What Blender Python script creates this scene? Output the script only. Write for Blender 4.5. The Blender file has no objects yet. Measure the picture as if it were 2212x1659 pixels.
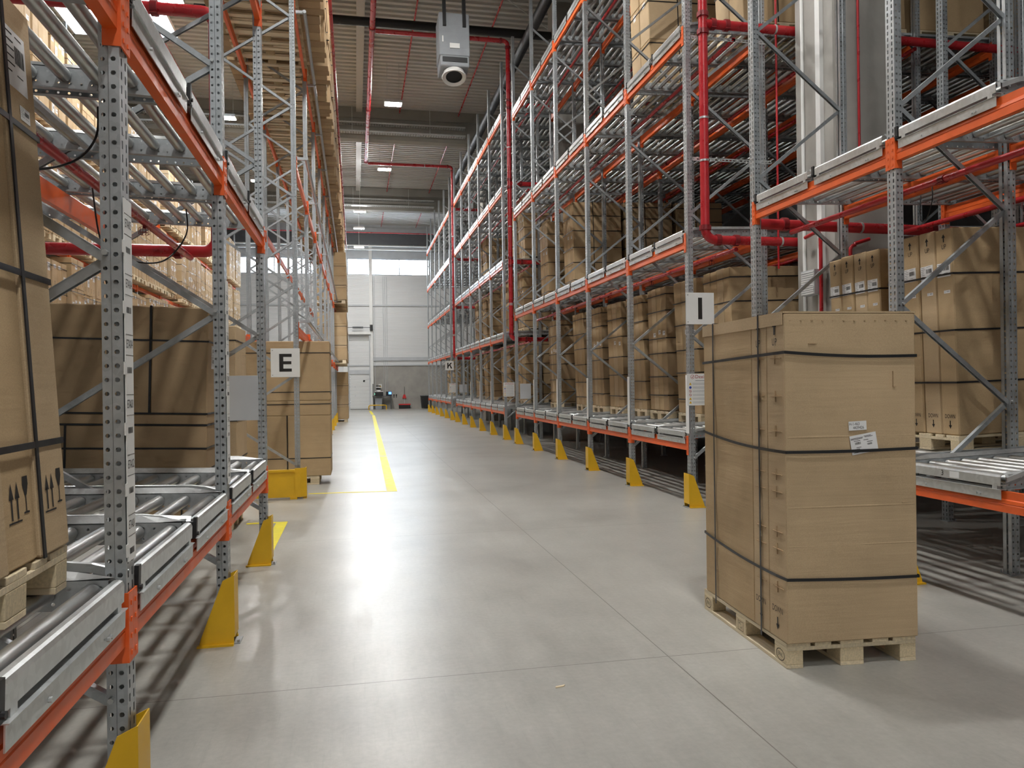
import bpy, math, random
from mathutils import Vector, Matrix
random.seed(7)
S = bpy.context.scene
COL = S.collection
PI = math.pi
ORD = ['first', 'second', 'third', 'fourth', 'fifth', 'sixth', 'seventh', 'eighth', 'ninth', 'tenth',
       'eleventh', 'twelfth', 'thirteenth', 'fourteenth', 'fifteenth', 'sixteenth', 'seventeenth']
LEV = ['lowest', 'second', 'third', 'fourth', 'fifth']

# ------------------------------------------------------------------ materials
def nt(name):
    m = bpy.data.materials.new(name); m.use_nodes = True
    t = m.node_tree
    b = t.nodes['Principled BSDF']
    return m, t, b, t.nodes, t.links

def node(t, typ, **kw):
    n = t.nodes.new(typ)
    for k, v in kw.items():
        if k in n.inputs.keys() and not hasattr(n, k): n.inputs[k].default_value = v
        else:
            try: setattr(n, k, v)
            except Exception: n.inputs[k].default_value = v
    return n

def coords(t, scale=(1, 1, 1), kind='Object'):
    c = node(t, 'ShaderNodeTexCoord'); mp = node(t, 'ShaderNodeMapping')
    mp.inputs['Scale'].default_value = scale
    t.links.new(c.outputs[kind], mp.inputs[0])
    return mp.outputs[0]

def noise(t, vec, scale, detail=4, rough=.5):
    n = node(t, 'ShaderNodeTexNoise'); n.inputs['Scale'].default_value = scale
    n.inputs['Detail'].default_value = detail; n.inputs['Roughness'].default_value = rough
    t.links.new(vec, n.inputs['Vector']); return n.outputs['Fac']

def ramp(t, fac, stops):
    r = node(t, 'ShaderNodeValToRGB'); e = r.color_ramp.elements
    while len(e) < len(stops): e.new(.5)
    for i, (p, c) in enumerate(stops):
        e[i].position = p; e[i].color = (*c, 1) if len(c) == 3 else c
    t.links.new(fac, r.inputs[0]); return r.outputs[0]

def g3(v): return (v, v, v)
def mul(c, k): return tuple(x * k for x in c)

def mat(name, col, rough=.5, metal=0, var=.12, nscale=6, bump=0, bscale=40, stretch=(1, 1, 1), kind='Object', rvar=.1, spec=.5):
    m, t, b, N, L = nt(name)
    v = coords(t, stretch, kind)
    f = noise(t, v, nscale, 5, .6)
    L.new(ramp(t, f, [(.3, mul(col, 1 - var)), (.7, mul(col, 1 + var))]), b.inputs['Base Color'])
    if rvar:
        L.new(ramp(t, f, [(.3, g3(max(0, rough - rvar))), (.7, g3(min(1, rough + rvar)))]), b.inputs['Roughness'])
    else: b.inputs['Roughness'].default_value = rough
    b.inputs['Metallic'].default_value = metal
    b.inputs['Specular IOR Level'].default_value = spec
    if bump:
        bn = node(t, 'ShaderNodeBump'); bn.inputs['Strength'].default_value = bump; bn.inputs['Distance'].default_value = .01
        L.new(noise(t, v, bscale, 3), bn.inputs['Height']); L.new(bn.outputs[0], b.inputs['Normal'])
    return m

def emit(name, col, s):
    m, t, b, N, L = nt(name)
    b.inputs['Base Color'].default_value = (*col, 1)
    b.inputs['Emission Color'].default_value = (*col, 1); b.inputs['Emission Strength'].default_value = s
    return m

def cardboard(name, col):
    m, t, b, N, L = nt(name)
    v = coords(t); vs = coords(t, (1, 1, 14))
    f1 = noise(t, v, 1.6, 4, .6); f2 = noise(t, v, 260, 2, .5)
    mx = node(t, 'ShaderNodeMix', data_type='RGBA', blend_type='MULTIPLY'); mx.inputs['Factor'].default_value = 1
    L.new(ramp(t, f1, [(.3, mul(col, .9)), (.7, mul(col, 1.08))]), mx.inputs['A'])
    L.new(ramp(t, f2, [(.35, g3(.9)), (.65, g3(1.06))]), mx.inputs['B'])
    L.new(mx.outputs['Result'], b.inputs['Base Color'])
    b.inputs['Roughness'].default_value = .75; b.inputs['Specular IOR Level'].default_value = .25
    b1 = node(t, 'ShaderNodeBump'); b1.inputs['Strength'].default_value = .2; b1.inputs['Distance'].default_value = .02
    L.new(noise(t, vs, .9, 3, .6), b1.inputs['Height'])
    b2 = node(t, 'ShaderNodeBump'); b2.inputs['Strength'].default_value = .35; b2.inputs['Distance'].default_value = .09
    L.new(noise(t, v, 1.7, 2, .4), b2.inputs['Height']); L.new(b1.outputs[0], b2.inputs['Normal'])
    L.new(b2.outputs[0], b.inputs['Normal'])
    return m

def wood(name, col):
    m, t, b, N, L = nt(name)
    v = coords(t, (2, 30, 30)); f = noise(t, v, 2, 5, .6)
    oi = node(t, 'ShaderNodeObjectInfo')
    mx = node(t, 'ShaderNodeMix', data_type='RGBA', blend_type='MULTIPLY'); mx.inputs['Factor'].default_value = 1
    L.new(ramp(t, f, [(.3, mul(col, .78)), (.7, mul(col, 1.12))]), mx.inputs['A'])
    L.new(ramp(t, oi.outputs['Random'], [(0, g3(.82)), (1, g3(1.1))]), mx.inputs['B'])
    L.new(mx.outputs['Result'], b.inputs['Base Color']); b.inputs['Roughness'].default_value = .75
    return m

def floor_mat():
    m, t, b, N, L = nt('polished_concrete')
    v = coords(t); f = noise(t, v, .55, 7, .62); fs = noise(t, coords(t, (6, 1.2, 1)), 1.2, 6, .7)
    fine = noise(t, v, 30, 4, .6)
    mx = node(t, 'ShaderNodeMix', data_type='RGBA', blend_type='MULTIPLY'); mx.inputs['Factor'].default_value = 1
    L.new(ramp(t, f, [(.28, (.30, .292, .265)), (.5, (.385, .376, .342)), (.72, (.455, .446, .408))]), mx.inputs['A'])
    L.new(ramp(t, fs, [(.3, g3(.88)), (.7, g3(1.07))]), mx.inputs['B'])
    m2 = node(t, 'ShaderNodeMix', data_type='RGBA', blend_type='MULTIPLY'); m2.inputs['Factor'].default_value = 1
    L.new(mx.outputs['Result'], m2.inputs['A']); L.new(ramp(t, fine, [(.3, g3(.93)), (.7, g3(1.05))]), m2.inputs['B'])
    # saw-cut joints on a grid: 3.9-4.2 m apart
    sp = node(t, 'ShaderNodeSeparateXYZ'); c = node(t, 'ShaderNodeTexCoord'); L.new(c.outputs['Object'], sp.inputs[0])
    def joint(o, off, per):
        a = node(t, 'ShaderNodeMath', operation='ADD'); L.new(o, a.inputs[0]); a.inputs[1].default_value = off
        w = node(t, 'ShaderNodeMath', operation='PINGPONG'); L.new(a.outputs[0], w.inputs[0]); w.inputs[1].default_value = per / 2
        l = node(t, 'ShaderNodeMath', operation='LESS_THAN'); L.new(w.outputs[0], l.inputs[0]); l.inputs[1].default_value = .0035
        return l.outputs[0]
    ad = node(t, 'ShaderNodeMath', operation='MAXIMUM')
    L.new(joint(sp.outputs[0], -1.81, 4.1), ad.inputs[0]); L.new(joint(sp.outputs[1], -4.32, 4.1), ad.inputs[1])
    m3 = node(t, 'ShaderNodeMix', data_type='RGBA'); L.new(ad.outputs[0], m3.inputs['Factor'])
    L.new(m2.outputs['Result'], m3.inputs['A']); m3.inputs['B'].default_value = (.16, .15, .13, 1)
    # thin tyre scuffs
    wv = noise(t, coords(t, (34, 1.1, 1)), 1.4, 9, .8)
    m4 = node(t, 'ShaderNodeMix', data_type='RGBA', blend_type='MULTIPLY'); m4.inputs['Factor'].default_value = 1
    L.new(m3.outputs['Result'], m4.inputs['A']); L.new(ramp(t, wv, [(.34, g3(.9)), (.44, g3(.99)), (.62, g3(1)), (.7, g3(1.04))]), m4.inputs['B'])
    L.new(m4.outputs['Result'], b.inputs['Base Color'])
    L.new(ramp(t, fs, [(.3, g3(.285)), (.7, g3(.37))]), b.inputs['Roughness'])
    b.inputs['Specular IOR Level'].default_value = .55
    bn = node(t, 'ShaderNodeBump'); bn.inputs['Strength'].default_value = .05; bn.inputs['Distance'].default_value = .01
    L.new(fine, bn.inputs['Height']); L.new(bn.outputs[0], b.inputs['Normal'])
    return m

def panel_mat(name, col, per, axis=2):
    """sheet-metal cladding: fine horizontal micro-ribs as bump"""
    m, t, b, N, L = nt(name)
    c = node(t, 'ShaderNodeTexCoord'); sp = node(t, 'ShaderNodeSeparateXYZ'); L.new(c.outputs['Object'], sp.inputs[0])
    w = node(t, 'ShaderNodeMath', operation='PINGPONG'); L.new(sp.outputs[axis], w.inputs[0]); w.inputs[1].default_value = per / 2
    r = ramp(t, w.outputs[0], [(0, g3(0)), (.02, g3(1))])
    bn = node(t, 'ShaderNodeBump'); bn.inputs['Strength'].default_value = .5; bn.inputs['Distance'].default_value = .02
    L.new(r, bn.inputs['Height']); L.new(bn.outputs[0], b.inputs['Normal'])
    f = noise(t, coords(t), .3, 3)
    L.new(ramp(t, f, [(.3, mul(col, .95)), (.7, col)]), b.inputs['Base Color']); b.inputs['Roughness'].default_value = .45
    return m

def glass_mat():
    m, t, b, N, L = nt('window_glass')
    tr = node(t, 'ShaderNodeBsdfTransparent'); gl = node(t, 'ShaderNodeBsdfGlossy'); gl.inputs['Roughness'].default_value = .02
    mx = node(t, 'ShaderNodeMixShader'); mx.inputs[0].default_value = .06
    L.new(tr.outputs[0], mx.inputs[1]); L.new(gl.outputs[0], mx.inputs[2])
    L.new(mx.outputs[0], N['Material Output'].inputs['Surface'])
    return m

def galv(name, col, rough, metal=.75, ns=38):
    m, t, b, N, L = nt(name)
    v = coords(t); vo = node(t, 'ShaderNodeTexVoronoi'); vo.inputs['Scale'].default_value = ns; L.new(v, vo.inputs['Vector'])
    f = noise(t, v, 3, 5, .6)
    mx = node(t, 'ShaderNodeMix', data_type='RGBA', blend_type='MULTIPLY'); mx.inputs['Factor'].default_value = 1
    sep = node(t, 'ShaderNodeSeparateColor'); L.new(vo.outputs['Color'], sep.inputs[0])
    L.new(ramp(t, sep.outputs[0], [(0, mul(col, .92)), (1, mul(col, 1.06))]), mx.inputs['A'])
    L.new(ramp(t, f, [(.3, g3(.86)), (.7, g3(1.08))]), mx.inputs['B'])
    L.new(mx.outputs['Result'], b.inputs['Base Color'])
    L.new(ramp(t, f, [(.3, g3(rough - .08)), (.7, g3(rough + .1))]), b.inputs['Roughness'])
    b.inputs['Metallic'].default_value = metal
    return m

M = {}
M['galv'] = galv('galvanised_steel', (.45, .475, .49), .42, .68)
M['galvb'] = galv('bright_galvanised_sheet', (.60, .62, .62), .36, .7)
M['roller'] = galv('zinc_roller_steel', (.56, .57, .56), .34, .88, 9)
M['orange'] = mat('orange_paint', (.78, .125, .022), .42, 0, .08, 9)
M['yellow'] = mat('yellow_paint', (.74, .43, .012), .45, 0, .07, 5)
M['tape'] = mat('yellow_floor_tape', (.85, .72, .02), .5, 0, .12, 7)
M['red'] = mat('red_pipe_paint', (.44, .018, .024), .3, 0, .1, 4)
M['darkred'] = mat('red_coupling_paint', (.22, .012, .016), .4, 0, .1, 9)
M['board'] = cardboard('brown_cardboard', (.49, .352, .20))
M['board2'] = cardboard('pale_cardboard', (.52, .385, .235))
M['board3'] = cardboard('dark_cardboard', (.40, .28, .16))
M['wood'] = wood('pallet_wood', (.80, .67, .46))
M['block'] = mat('pressed_chip_block', (.66, .54, .35), .85, 0, .18, 90)
M['strap'] = mat('black_strap', (.014, .014, .016), .4, 0, .2, 8)
M['black'] = mat('black_plastic', (.012, .012, .013), .5, 0, .2, 8)
M['ink'] = mat('black_ink', (.02, .017, .015), .8, 0, .1, 8)
M['white'] = mat('white_paint', (.80, .80, .78), .5, 0, .04, 3)
M['paper'] = mat('white_paper', (.82, .82, .82), .6, 0, .03, 5)
M['grey'] = mat('grey_plastic', (.28, .30, .32), .5, 0, .08, 5)
M['lgrey'] = mat('light_grey_sheet', (.52, .54, .56), .45, 0, .06, 2)
M['steel'] = mat('dark_grey_steel', (.10, .105, .11), .5, .3, .1, 5)
M['conc'] = mat('cast_concrete', (.36, .345, .315), .85, 0, .2, .9, .25, 14)
M['concd'] = mat('grey_concrete_beam', (.27, .26, .235), .85, 0, .12, .8, .2, 14)
M['deck'] = mat('painted_roof_deck', (.50, .49, .465), .55, 0, .05, .4)
M['panel'] = panel_mat('white_cladding', (.74, .75, .75), .1)
M['doorp'] = panel_mat('white_door_panel', (.72, .73, .72), .25)
M['floor'] = floor_mat()
M['glass'] = glass_mat()
M['frame'] = mat('grey_window_frame', (.30, .31, .33), .5, 0, .05, 4)
M['lamp'] = emit('lamp_lens', (1, .985, .955), 950)
M['batten'] = emit('batten_lens', (1, .99, .97), 850)
M['screen'] = emit('blue_screen', (.12, .3, .9), 2.5)
M['green'] = emit('green_light', (.2, 1, .5), 4)
M['redp'] = mat('red_plastic', (.6, .03, .03), .45, 0, .08, 5)
M['blue'] = mat('blue_print', (.02, .06, .4), .6, 0, .05, 5)
M['wine'] = mat('dark_red_print', (.38, .012, .03), .6, 0, .05, 5)

# ------------------------------------------------------------------ mesh builder
class MB:
    def __init__(s): s.v, s.f, s.m = [], [], []
    def add(s, vs, fs, mi=0):
        o = len(s.v); s.v += [tuple(p) for p in vs]
        for f in fs: s.f.append([o + i for i in f]); s.m.append(mi)
        return s
    def box(s, x0, x1, y0, y1, z0, z1, mi=0):
        vs = [(x, y, z) for x in (x0, x1) for y in (y0, y1) for z in (z0, z1)]
        return s.add(vs, [(0, 1, 3, 2), (4, 6, 7, 5), (0, 4, 5, 1), (2, 3, 7, 6), (0, 2, 6, 4), (1, 5, 7, 3)], mi)
    def bbox(s, x0, x1, y0, y1, z0, z1, b=.006, mi=0):
        """box with chamfered edges"""
        vs, idx = [], {}
        X, Y, Z = (x0, x1), (y0, y1), (z0, z1)
        sg = (1, -1)
        for i in (0, 1):
            for j in (0, 1):
                for k in (0, 1):
                    for a in range(3):
                        p = [X[i] + (0 if a == 0 else sg[i] * b), Y[j] + (0 if a == 1 else sg[j] * b), Z[k] + (0 if a == 2 else sg[k] * b)]
                        idx[i, j, k, a] = len(vs); vs.append(p)
        fs = []
        def q(a, i, cyc):
            r = []
            for j, k in cyc:
                key = [0, 0, 0]; key[a] = i; o = [c for c in range(3) if c != a]; key[o[0]] = j; key[o[1]] = k
                r.append(idx[(*key, a)])
            return r
        for a in range(3):
            for i in (0, 1): fs.append(q(a, i, [(0, 0), (1, 0), (1, 1), (0, 1)]))
        for a in range(3):                                  # edges along axis a
            o = [c for c in range(3) if c != a]
            for j in (0, 1):
                for k in (0, 1):
                    r = []
                    for end, sd in ((0, o[0]), (0, o[1]), (1, o[1]), (1, o[0])):
                        key = [0, 0, 0]; key[a] = end; key[o[0]] = j; key[o[1]] = k
                        r.append(idx[(*key, sd)])
                    fs.append(r)
        for i in (0, 1):
            for j in (0, 1):
                for k in (0, 1): fs.append([idx[i, j, k, a] for a in range(3)])
        return s.add(vs, fs, mi)
    def bar(s, p, q, w, h, mi=0):
        p, q = Vector(p), Vector(q); d = (q - p).normalized()
        u = Vector((0, 0, 1)).cross(d) if abs(d.z) < .98 else Vector((1, 0, 0)).cross(d)
        u.normalize(); n = d.cross(u)
        vs = [e + u * a * w / 2 + n * b * h / 2 for e in (p, q) for a, b in ((-1, -1), (1, -1), (1, 1), (-1, 1))]
        return s.add(vs, [(3, 2, 1, 0), (4, 5, 6, 7)] + [(i, (i + 1) % 4, 4 + (i + 1) % 4, 4 + i) for i in range(4)], mi)
    def tube(s, pts, r, n=10, mi=0, caps=True):
        pts = [Vector(p) for p in pts]; rings = []; u = None
        for i, p in enumerate(pts):
            d = ((pts[min(i + 1, len(pts) - 1)] - pts[max(i - 1, 0)])).normalized()
            if u is None: u = d.orthogonal().normalized()
            else: u = (u - d * u.dot(d)).normalized()
            w = d.cross(u); rr = r[i] if isinstance(r, (list, tuple)) else r
            rings.append([p + (u * math.cos(2 * PI * k / n) + w * math.sin(2 * PI * k / n)) * rr for k in range(n)])
        vs = [v for rg in rings for v in rg]; fs = []
        for i in range(len(rings) - 1):
            for k in range(n):
                a, b = i * n + k, i * n + (k + 1) % n
                fs.append((a, b, b + n, a + n))
        if caps: fs += [tuple(range(n - 1, -1, -1)), tuple(range((len(rings) - 1) * n, len(rings) * n))]
        return s.add(vs, fs, mi)
    def prism(s, poly, plane, a, b, mi=0):
        """poly 2D extruded along the third axis; plane 'xy','xz','yz'"""
        def P(u, v, w): return {'xy': (u, v, w), 'xz': (u, w, v), 'yz': (w, u, v)}[plane]
        n = len(poly)
        vs = [P(u, v, a) for u, v in poly] + [P(u, v, b) for u, v in poly]
        return s.add(vs, [tuple(range(n)), tuple(range(2 * n - 1, n - 1, -1))] + [(i, n + i, n + (i + 1) % n, (i + 1) % n) for i in range(n)], mi)
    def quad(s, a, b, c, d, mi=0): return s.add([a, b, c, d], [(0, 1, 2, 3)], mi)
    def perf(s, o, du, dv, w, length, pitch, holes, mi=0):
        """perforated strip: origin o, unit dirs du (across) dv (along), width w; holes [(u0,u1,shape,hu,hv,phase)]
        each column u0..u1 carries one hole per pitch"""
        o, du, dv = Vector(o), Vector(du), Vector(dv); nrow = int(round(length / pitch))
        cur = 0
        for u0, u1, kind, hu, hv in holes:
            if u0 > cur + 1e-6: s.quad(o + du * cur, o + du * u0, o + du * u0 + dv * length, o + du * cur + dv * length, mi)
            c = (u0 + u1) / 2
            for i in range(nrow):
                v0, v1 = i * pitch, (i + 1) * pitch; vc = (v0 + v1) / 2
                if kind == 'o':
                    out = [(u1, vc), (u1, v1), (c, v1), (u0, v1), (u0, vc), (u0, v0), (c, v0), (u1, v0)]
                    inn = [(c + hu * math.cos(k * PI / 4), vc + hu * math.sin(k * PI / 4)) for k in range(8)]
                else:
                    out = [(u1, v1), (u0, v1), (u0, v0), (u1, v0)]
                    inn = [(c + hu, vc + hv), (c - hu, vc + hv), (c - hu, vc - hv), (c + hu, vc - hv)]
                n = len(out)
                s.add([o + du * a + dv * b for a, b in out + inn], [(k, (k + 1) % n, n + (k + 1) % n, n + k) for k in range(n)], mi)
            cur = u1
        if cur < w - 1e-6: s.quad(o + du * cur, o + du * w, o + du * w + dv * length, o + du * cur + dv * length, mi)
        return s
    def put(s, other, M4, mi=None):
        o = len(s.v); s.v += [tuple(M4 @ Vector(p)) for p in other.v]
        s.f += [[o + i for i in f] for f in other.f]; s.m += other.m if mi is None else [mi] * len(other.f)
        return s
    def mesh(s, name, mats, smooth=None):
        me = bpy.data.meshes.new(name); me.from_pydata(s.v, [], s.f)
        for m in mats: me.materials.append(M[m] if isinstance(m, str) else m)
        me.polygons.foreach_set('material_index', s.m)
        if smooth:
            me.polygons.foreach_set('use_smooth', [True] * len(s.f)); me.set_sharp_from_angle(angle=math.radians(smooth))
        me.update(); return me

def link(name, me, parent=None, loc=(0, 0, 0), rot=(0, 0, 0), scale=None):
    o = bpy.data.objects.new(name, me); COL.objects.link(o)
    if parent is not None: o.parent = parent
    o.location = loc; o.rotation_euler = rot
    if scale is not None: o.scale = scale
    return o

def tag(o, label, cat, group=None, kind='thing'):
    if len(label.split()) > 16: print('LONG', label)
    o['label'] = label; o['category'] = cat; o['kind'] = kind
    if group: o['group'] = group
    return o

def thing(name, label, cat, loc=(0, 0, 0), rot=(0, 0, 0), group=None, scale=None):
    return tag(link(name, None, None, loc, rot, scale), label, cat, group)

def struct(name, mb, mats, smooth=None, label=None):
    o = link(name, mb.mesh(name, mats, smooth)); o['kind'] = 'structure'
    if label: o['label'] = label
    return o

_txt = {}
def text_mb(s, size, mi=0, align='CENTER', sx=1.0, bold=0):
    key = (s, align)
    if key not in _txt:
        cu = bpy.data.curves.new('txt', 'FONT'); cu.body = s; cu.size = 1; cu.align_x = align; cu.align_y = 'CENTER'; cu.resolution_u = 3; cu.offset = bold
        ob = bpy.data.objects.new('txt', cu); COL.objects.link(ob)
        dg = bpy.context.evaluated_depsgraph_get(); me = bpy.data.meshes.new_from_object(ob.evaluated_get(dg))
        _txt[key] = ([tuple(v.co) for v in me.vertices], [list(p.vertices) for p in me.polygons])
        bpy.data.objects.remove(ob); bpy.data.curves.remove(cu); bpy.data.meshes.remove(me)
    v, f = _txt[key]
    mb = MB(); mb.add([(x * size * sx, y * size, 0) for x, y, z in v], f, mi); return mb

def face_m(origin, right, up):
    """matrix: text plane (x right, y up) -> world plane"""
    r, u = Vector(right).normalized(), Vector(up).normalized(); n = r.cross(u)
    return Matrix(((r.x, u.x, n.x, origin[0]), (r.y, u.y, n.y, origin[1]), (r.z, u.z, n.z, origin[2]), (0, 0, 0, 1)))

def arrow_mb(h, w, up=True, mi=0):
    k = 1 if up else -1
    mb = MB()
    mb.add([(-w * .16, -k * h / 2, 0), (w * .16, -k * h / 2, 0), (w * .16, k * h * .12, 0), (-w * .16, k * h * .12, 0)], [(0, 1, 2, 3) if up else (3, 2, 1, 0)], mi)
    mb.add([(-w / 2, k * h * .05, 0), (w / 2, k * h * .05, 0), (0, k * h / 2, 0)], [(0, 1, 2) if up else (2, 1, 0)], mi)
    return mb

def barcode_mb(w, h, mi=0, seed=1):
    r = random.Random(seed); mb = MB(); x = 0
    while x < w:
        a = r.choice((.002, .003, .005)) * w / .06; b = r.choice((.002, .003)) * w / .06
        mb.add([(x, 0, 0), (min(x + a, w), 0, 0), (min(x + a, w), h, 0), (x, h, 0)], [(0, 1, 2, 3)], mi); x += a + b
    return mb

def label_mb(w, h, seed=1):
    """paper label lying in xy, centre at origin; slot 0 paper, 1 ink"""
    r = random.Random(seed); mb = MB()
    mb.add([(-w / 2, -h / 2, 0), (w / 2, -h / 2, 0), (w / 2, h / 2, 0), (-w / 2, h / 2, 0)], [(0, 1, 2, 3)], 0)
    mb.put(barcode_mb(w * .45, h * .3, 1, seed), Matrix.Translation((-w * .05, -h * .05, .0006)))
    for i in range(6):
        y = h * (.42 - .13 * i); x0 = -w * .45; x1 = x0 + w * r.uniform(.2, .38)
        mb.add([(x0, y - h * .025, .0006), (x1, y - h * .025, .0006), (x1, y, .0006), (x0, y, .0006)], [(0, 1, 2, 3)], 1)
        if i in (0, 5): mb.add([(0, y - h * .02, .0006), (w * r.uniform(.2, .42), y - h * .02, .0006), (w * .3, y, .0006), (0, y, .0006)], [(0, 1, 2, 3)], 1)
    return mb

# ------------------------------------------------------------------ camera
A_YAW = math.atan(338 / 1661.); TH = .0131
r = Vector((math.cos(A_YAW), -math.sin(A_YAW), 0)); up = Vector((0, 0, 1)); fw = Vector((math.sin(A_YAW), math.cos(A_YAW), -2 / 1661.))
cu_ = (up + r * TH + Vector((fw.x, fw.y, 0)) * (2 / 1661.)).normalized(); fw.normalize(); cr = fw.cross(cu_).normalized(); cu_ = cr.cross(fw)
cam = bpy.data.cameras.new('camera'); cam.sensor_width = 36; cam.lens = 1661 / 2212 * 36; cam.clip_start = .05; cam.clip_end = 300
co = bpy.data.objects.new('camera', cam); COL.objects.link(co)
co.matrix_world = Matrix(((cr.x, cu_.x, -fw.x, 0), (cr.y, cu_.y, -fw.y, 0), (cr.z, cu_.z, -fw.z, 1.645), (0, 0, 0, 1)))
S.camera = co

# ------------------------------------------------------------------ shell
YW, ZC, XL, XR, YN = 53.0, 12.5, -21.0, 12.2, -8.0
struct('floor', MB().box(XL - .3, XR + .3, YN - .3, YW + .6, -.2, 0), ['floor'])
def wall_back():
    mb = MB(); y0, y1 = YW, YW + .3
    W1, W2 = (-7.35, -.62), (-.46, 5.1)      # window openings (x), z 9.1..10.2
    mb.box(XL, XR, y0, y1, 10.22, ZC + .6, 1)
    for a, b in ((XL, W1[0]), (W1[1], W2[0]), (W2[1], XR)): mb.box(a, b, y0, y1, 9.1, 10.22, 0)
    mb.box(XL, XR, y0, y1, 2.95, 9.1, 0)
    mb.box(1.12, XR, y0, y1, 0, 2.95, 2)
    mb.box(-.37, .95, y0, y1, 2.4, 2.95, 0)
    mb.box(XL, -.37, y0, y1, 0, 2.95, 0); mb.box(.95, 1.12, y0, y1, 0, 2.95, 0)
    return mb
struct('wall_back', wall_back(), ['panel', 'lgrey', 'conc'])
struct('wall_left', MB().box(XL - .3, XL, YN, YW, 0, ZC), ['panel'])
struct('wall_right', MB().box(XR, XR + .3, YN, YW, 0, ZC), ['steel'])
struct('wall_front', MB().box(XL, XR, YN - .3, YN, 0, ZC), ['panel'])
SKY = (-8.3, -5.2, 20.2, 25.7)
def ceiling():
    mb = MB(); per = .3; y = YN
    while y < YW:
        spans = [(XL, XR)]
        if y + per > SKY[2] and y < SKY[3]: spans = [(XL, SKY[0]), (SKY[1], XR)]
        for a, b in spans:
            prof = [(y, ZC + .14), (y + .05, ZC), (y + .19, ZC), (y + .24, ZC + .14), (y + per, ZC + .14)]
            vs = [(x, p, z) for x in (a, b) for p, z in prof]; n = 5
            mb.add(vs, [(i, n + i, n + i + 1, i + 1) for i in range(4)])
        y += per
    mb.box(XL - .3, XR + .3, YN - .3, SKY[2], ZC + .2, ZC + .4); mb.box(XL - .3, XR + .3, SKY[3], YW + .3, ZC + .2, ZC + .4)
    mb.box(XL - .3, SKY[0], SKY[2], SKY[3], ZC + .2, ZC + .4); mb.box(SKY[1], XR + .3, SKY[2], SKY[3], ZC + .2, ZC + .4)
    return mb
struct('ceiling', ceiling(), ['deck'])
def window(name, x0, x1, z0, z1, bars):
    mb = MB(); y = YW + .05
    for a, b in ((z0, z0 + .06), (z1 - .06, z1)): mb.box(x0, x1, y, y + .12, a, b)
    for x in [x0] + bars + [x1 - .06]: mb.box(x, x + .06, y, y + .12, z0 + .06, z1 - .06)
    o = struct(name, mb, ['frame'])
    xs = [x0] + bars + [x1 - .06]
    for a, b in zip(xs[:-1], xs[1:]): link('pane', MB().box(a + .06, b, y + .05, y + .06, z0 + .06, z1 - .06).mesh('pane', ['glass']), o)
window('window_1', -7.35, -.62, 9.1, 10.22, [-5.2, -2.9])
window('window_2', -.46, 5.1, 9.1, 10.22, [1.02, 3.0])
def skylight():
    mb = MB(); x0, x1, y0, y1 = SKY; z = ZC
    for a, b, c, d in ((x0, x0 + .06, y0, y1), (x1 - .06, x1, y0, y1), (x0, x1, y0, y0 + .06), (x0, x1, y1 - .06, y1)): mb.box(a, b, c, d, z - .02, z + .6)
    for y in (22.0, 23.8): mb.box(x0 + .06, x1 - .06, y, y + .08, z + .3, z + .42)
    mb.box(-6.8, -6.6, y0 + .06, y1 - .06, z + .3, z + .42)
    o = struct('window_3', mb, ['white'])
    link('pane', MB().box(x0 + .06, x1 - .06, y0 + .06, y1 - .06, z + .45, z + .46).mesh('pane', ['glass']), o)
skylight()
# roof beams, steel and trims
for i, y in enumerate((-4.5, 6.0, 18.4, 30.7, 43.1)):
    struct(f'trim_{i+1}', MB().box(XL, XR, y, y + .45, 11.3, ZC).box(XL, XR, y - .12, y + .57, 12.1, ZC), ['concd'], label='grey concrete roof beam across the hall')
struct('trim_6', MB().box(XL, XR, YW - .25, YW - .01, 11.05, 11.9), ['steel'])
struct('trim_7', MB().box(XL, XR, YW - .09, YW, 6.98, 7.08).box(1.12, XR, YW - .09, YW, 3.28, 3.52).box(-.9, XR, YW - .06, YW, 2.93, 3.0), ['lgrey'])
struct('trim_8', MB().box(.98, 1.2, YW - .22, YW - .01, 0, 11.05).box(-.78, -.5, YW - .22, YW - .01, 0, 11.05), ['white'])
struct('trim_9', MB().box(.16, .4, YN, 30.6, 12.3, 12.49).box(.16, .4, 31.2, 43, 12.3, 12.49), ['deck'])
d = struct('door_1', MB().box(-.36, .94, YW + .02, YW + .08, .02, 2.4), ['doorp'])
link('frame', MB().box(.92, .97, YW - .04, YW, 0, 2.4).box(-.4, -.36, YW - .04, YW, 0, 2.4).box(-.4, .97, YW - .04, YW, 2.38, 2.66).mesh('frame', ['lgrey']), d)
link('bottom_seal', MB().box(-.36, .94, YW + .0, YW + .09, 0, .03).mesh('bottom_seal', ['black']), d)
link('knob', MB().box(-.05, .0, YW - .0, YW + .03, .9, .95).box(-.05, .0, YW, YW + .03, 1.5, 1.55).mesh('knob', ['lgrey']), d)
# concrete columns in the gaps of the racking
for nm, y0, y1 in (('column_1', 8.16, 8.98), ('column_2', 20.85, 21.65), ('column_3', 33.45, 34.25)):
    struct(nm, MB().bbox(5.6, 6.45, y0, y1, 0, ZC, .02), ['conc'], label='concrete roof column in the rack gap')

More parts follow.
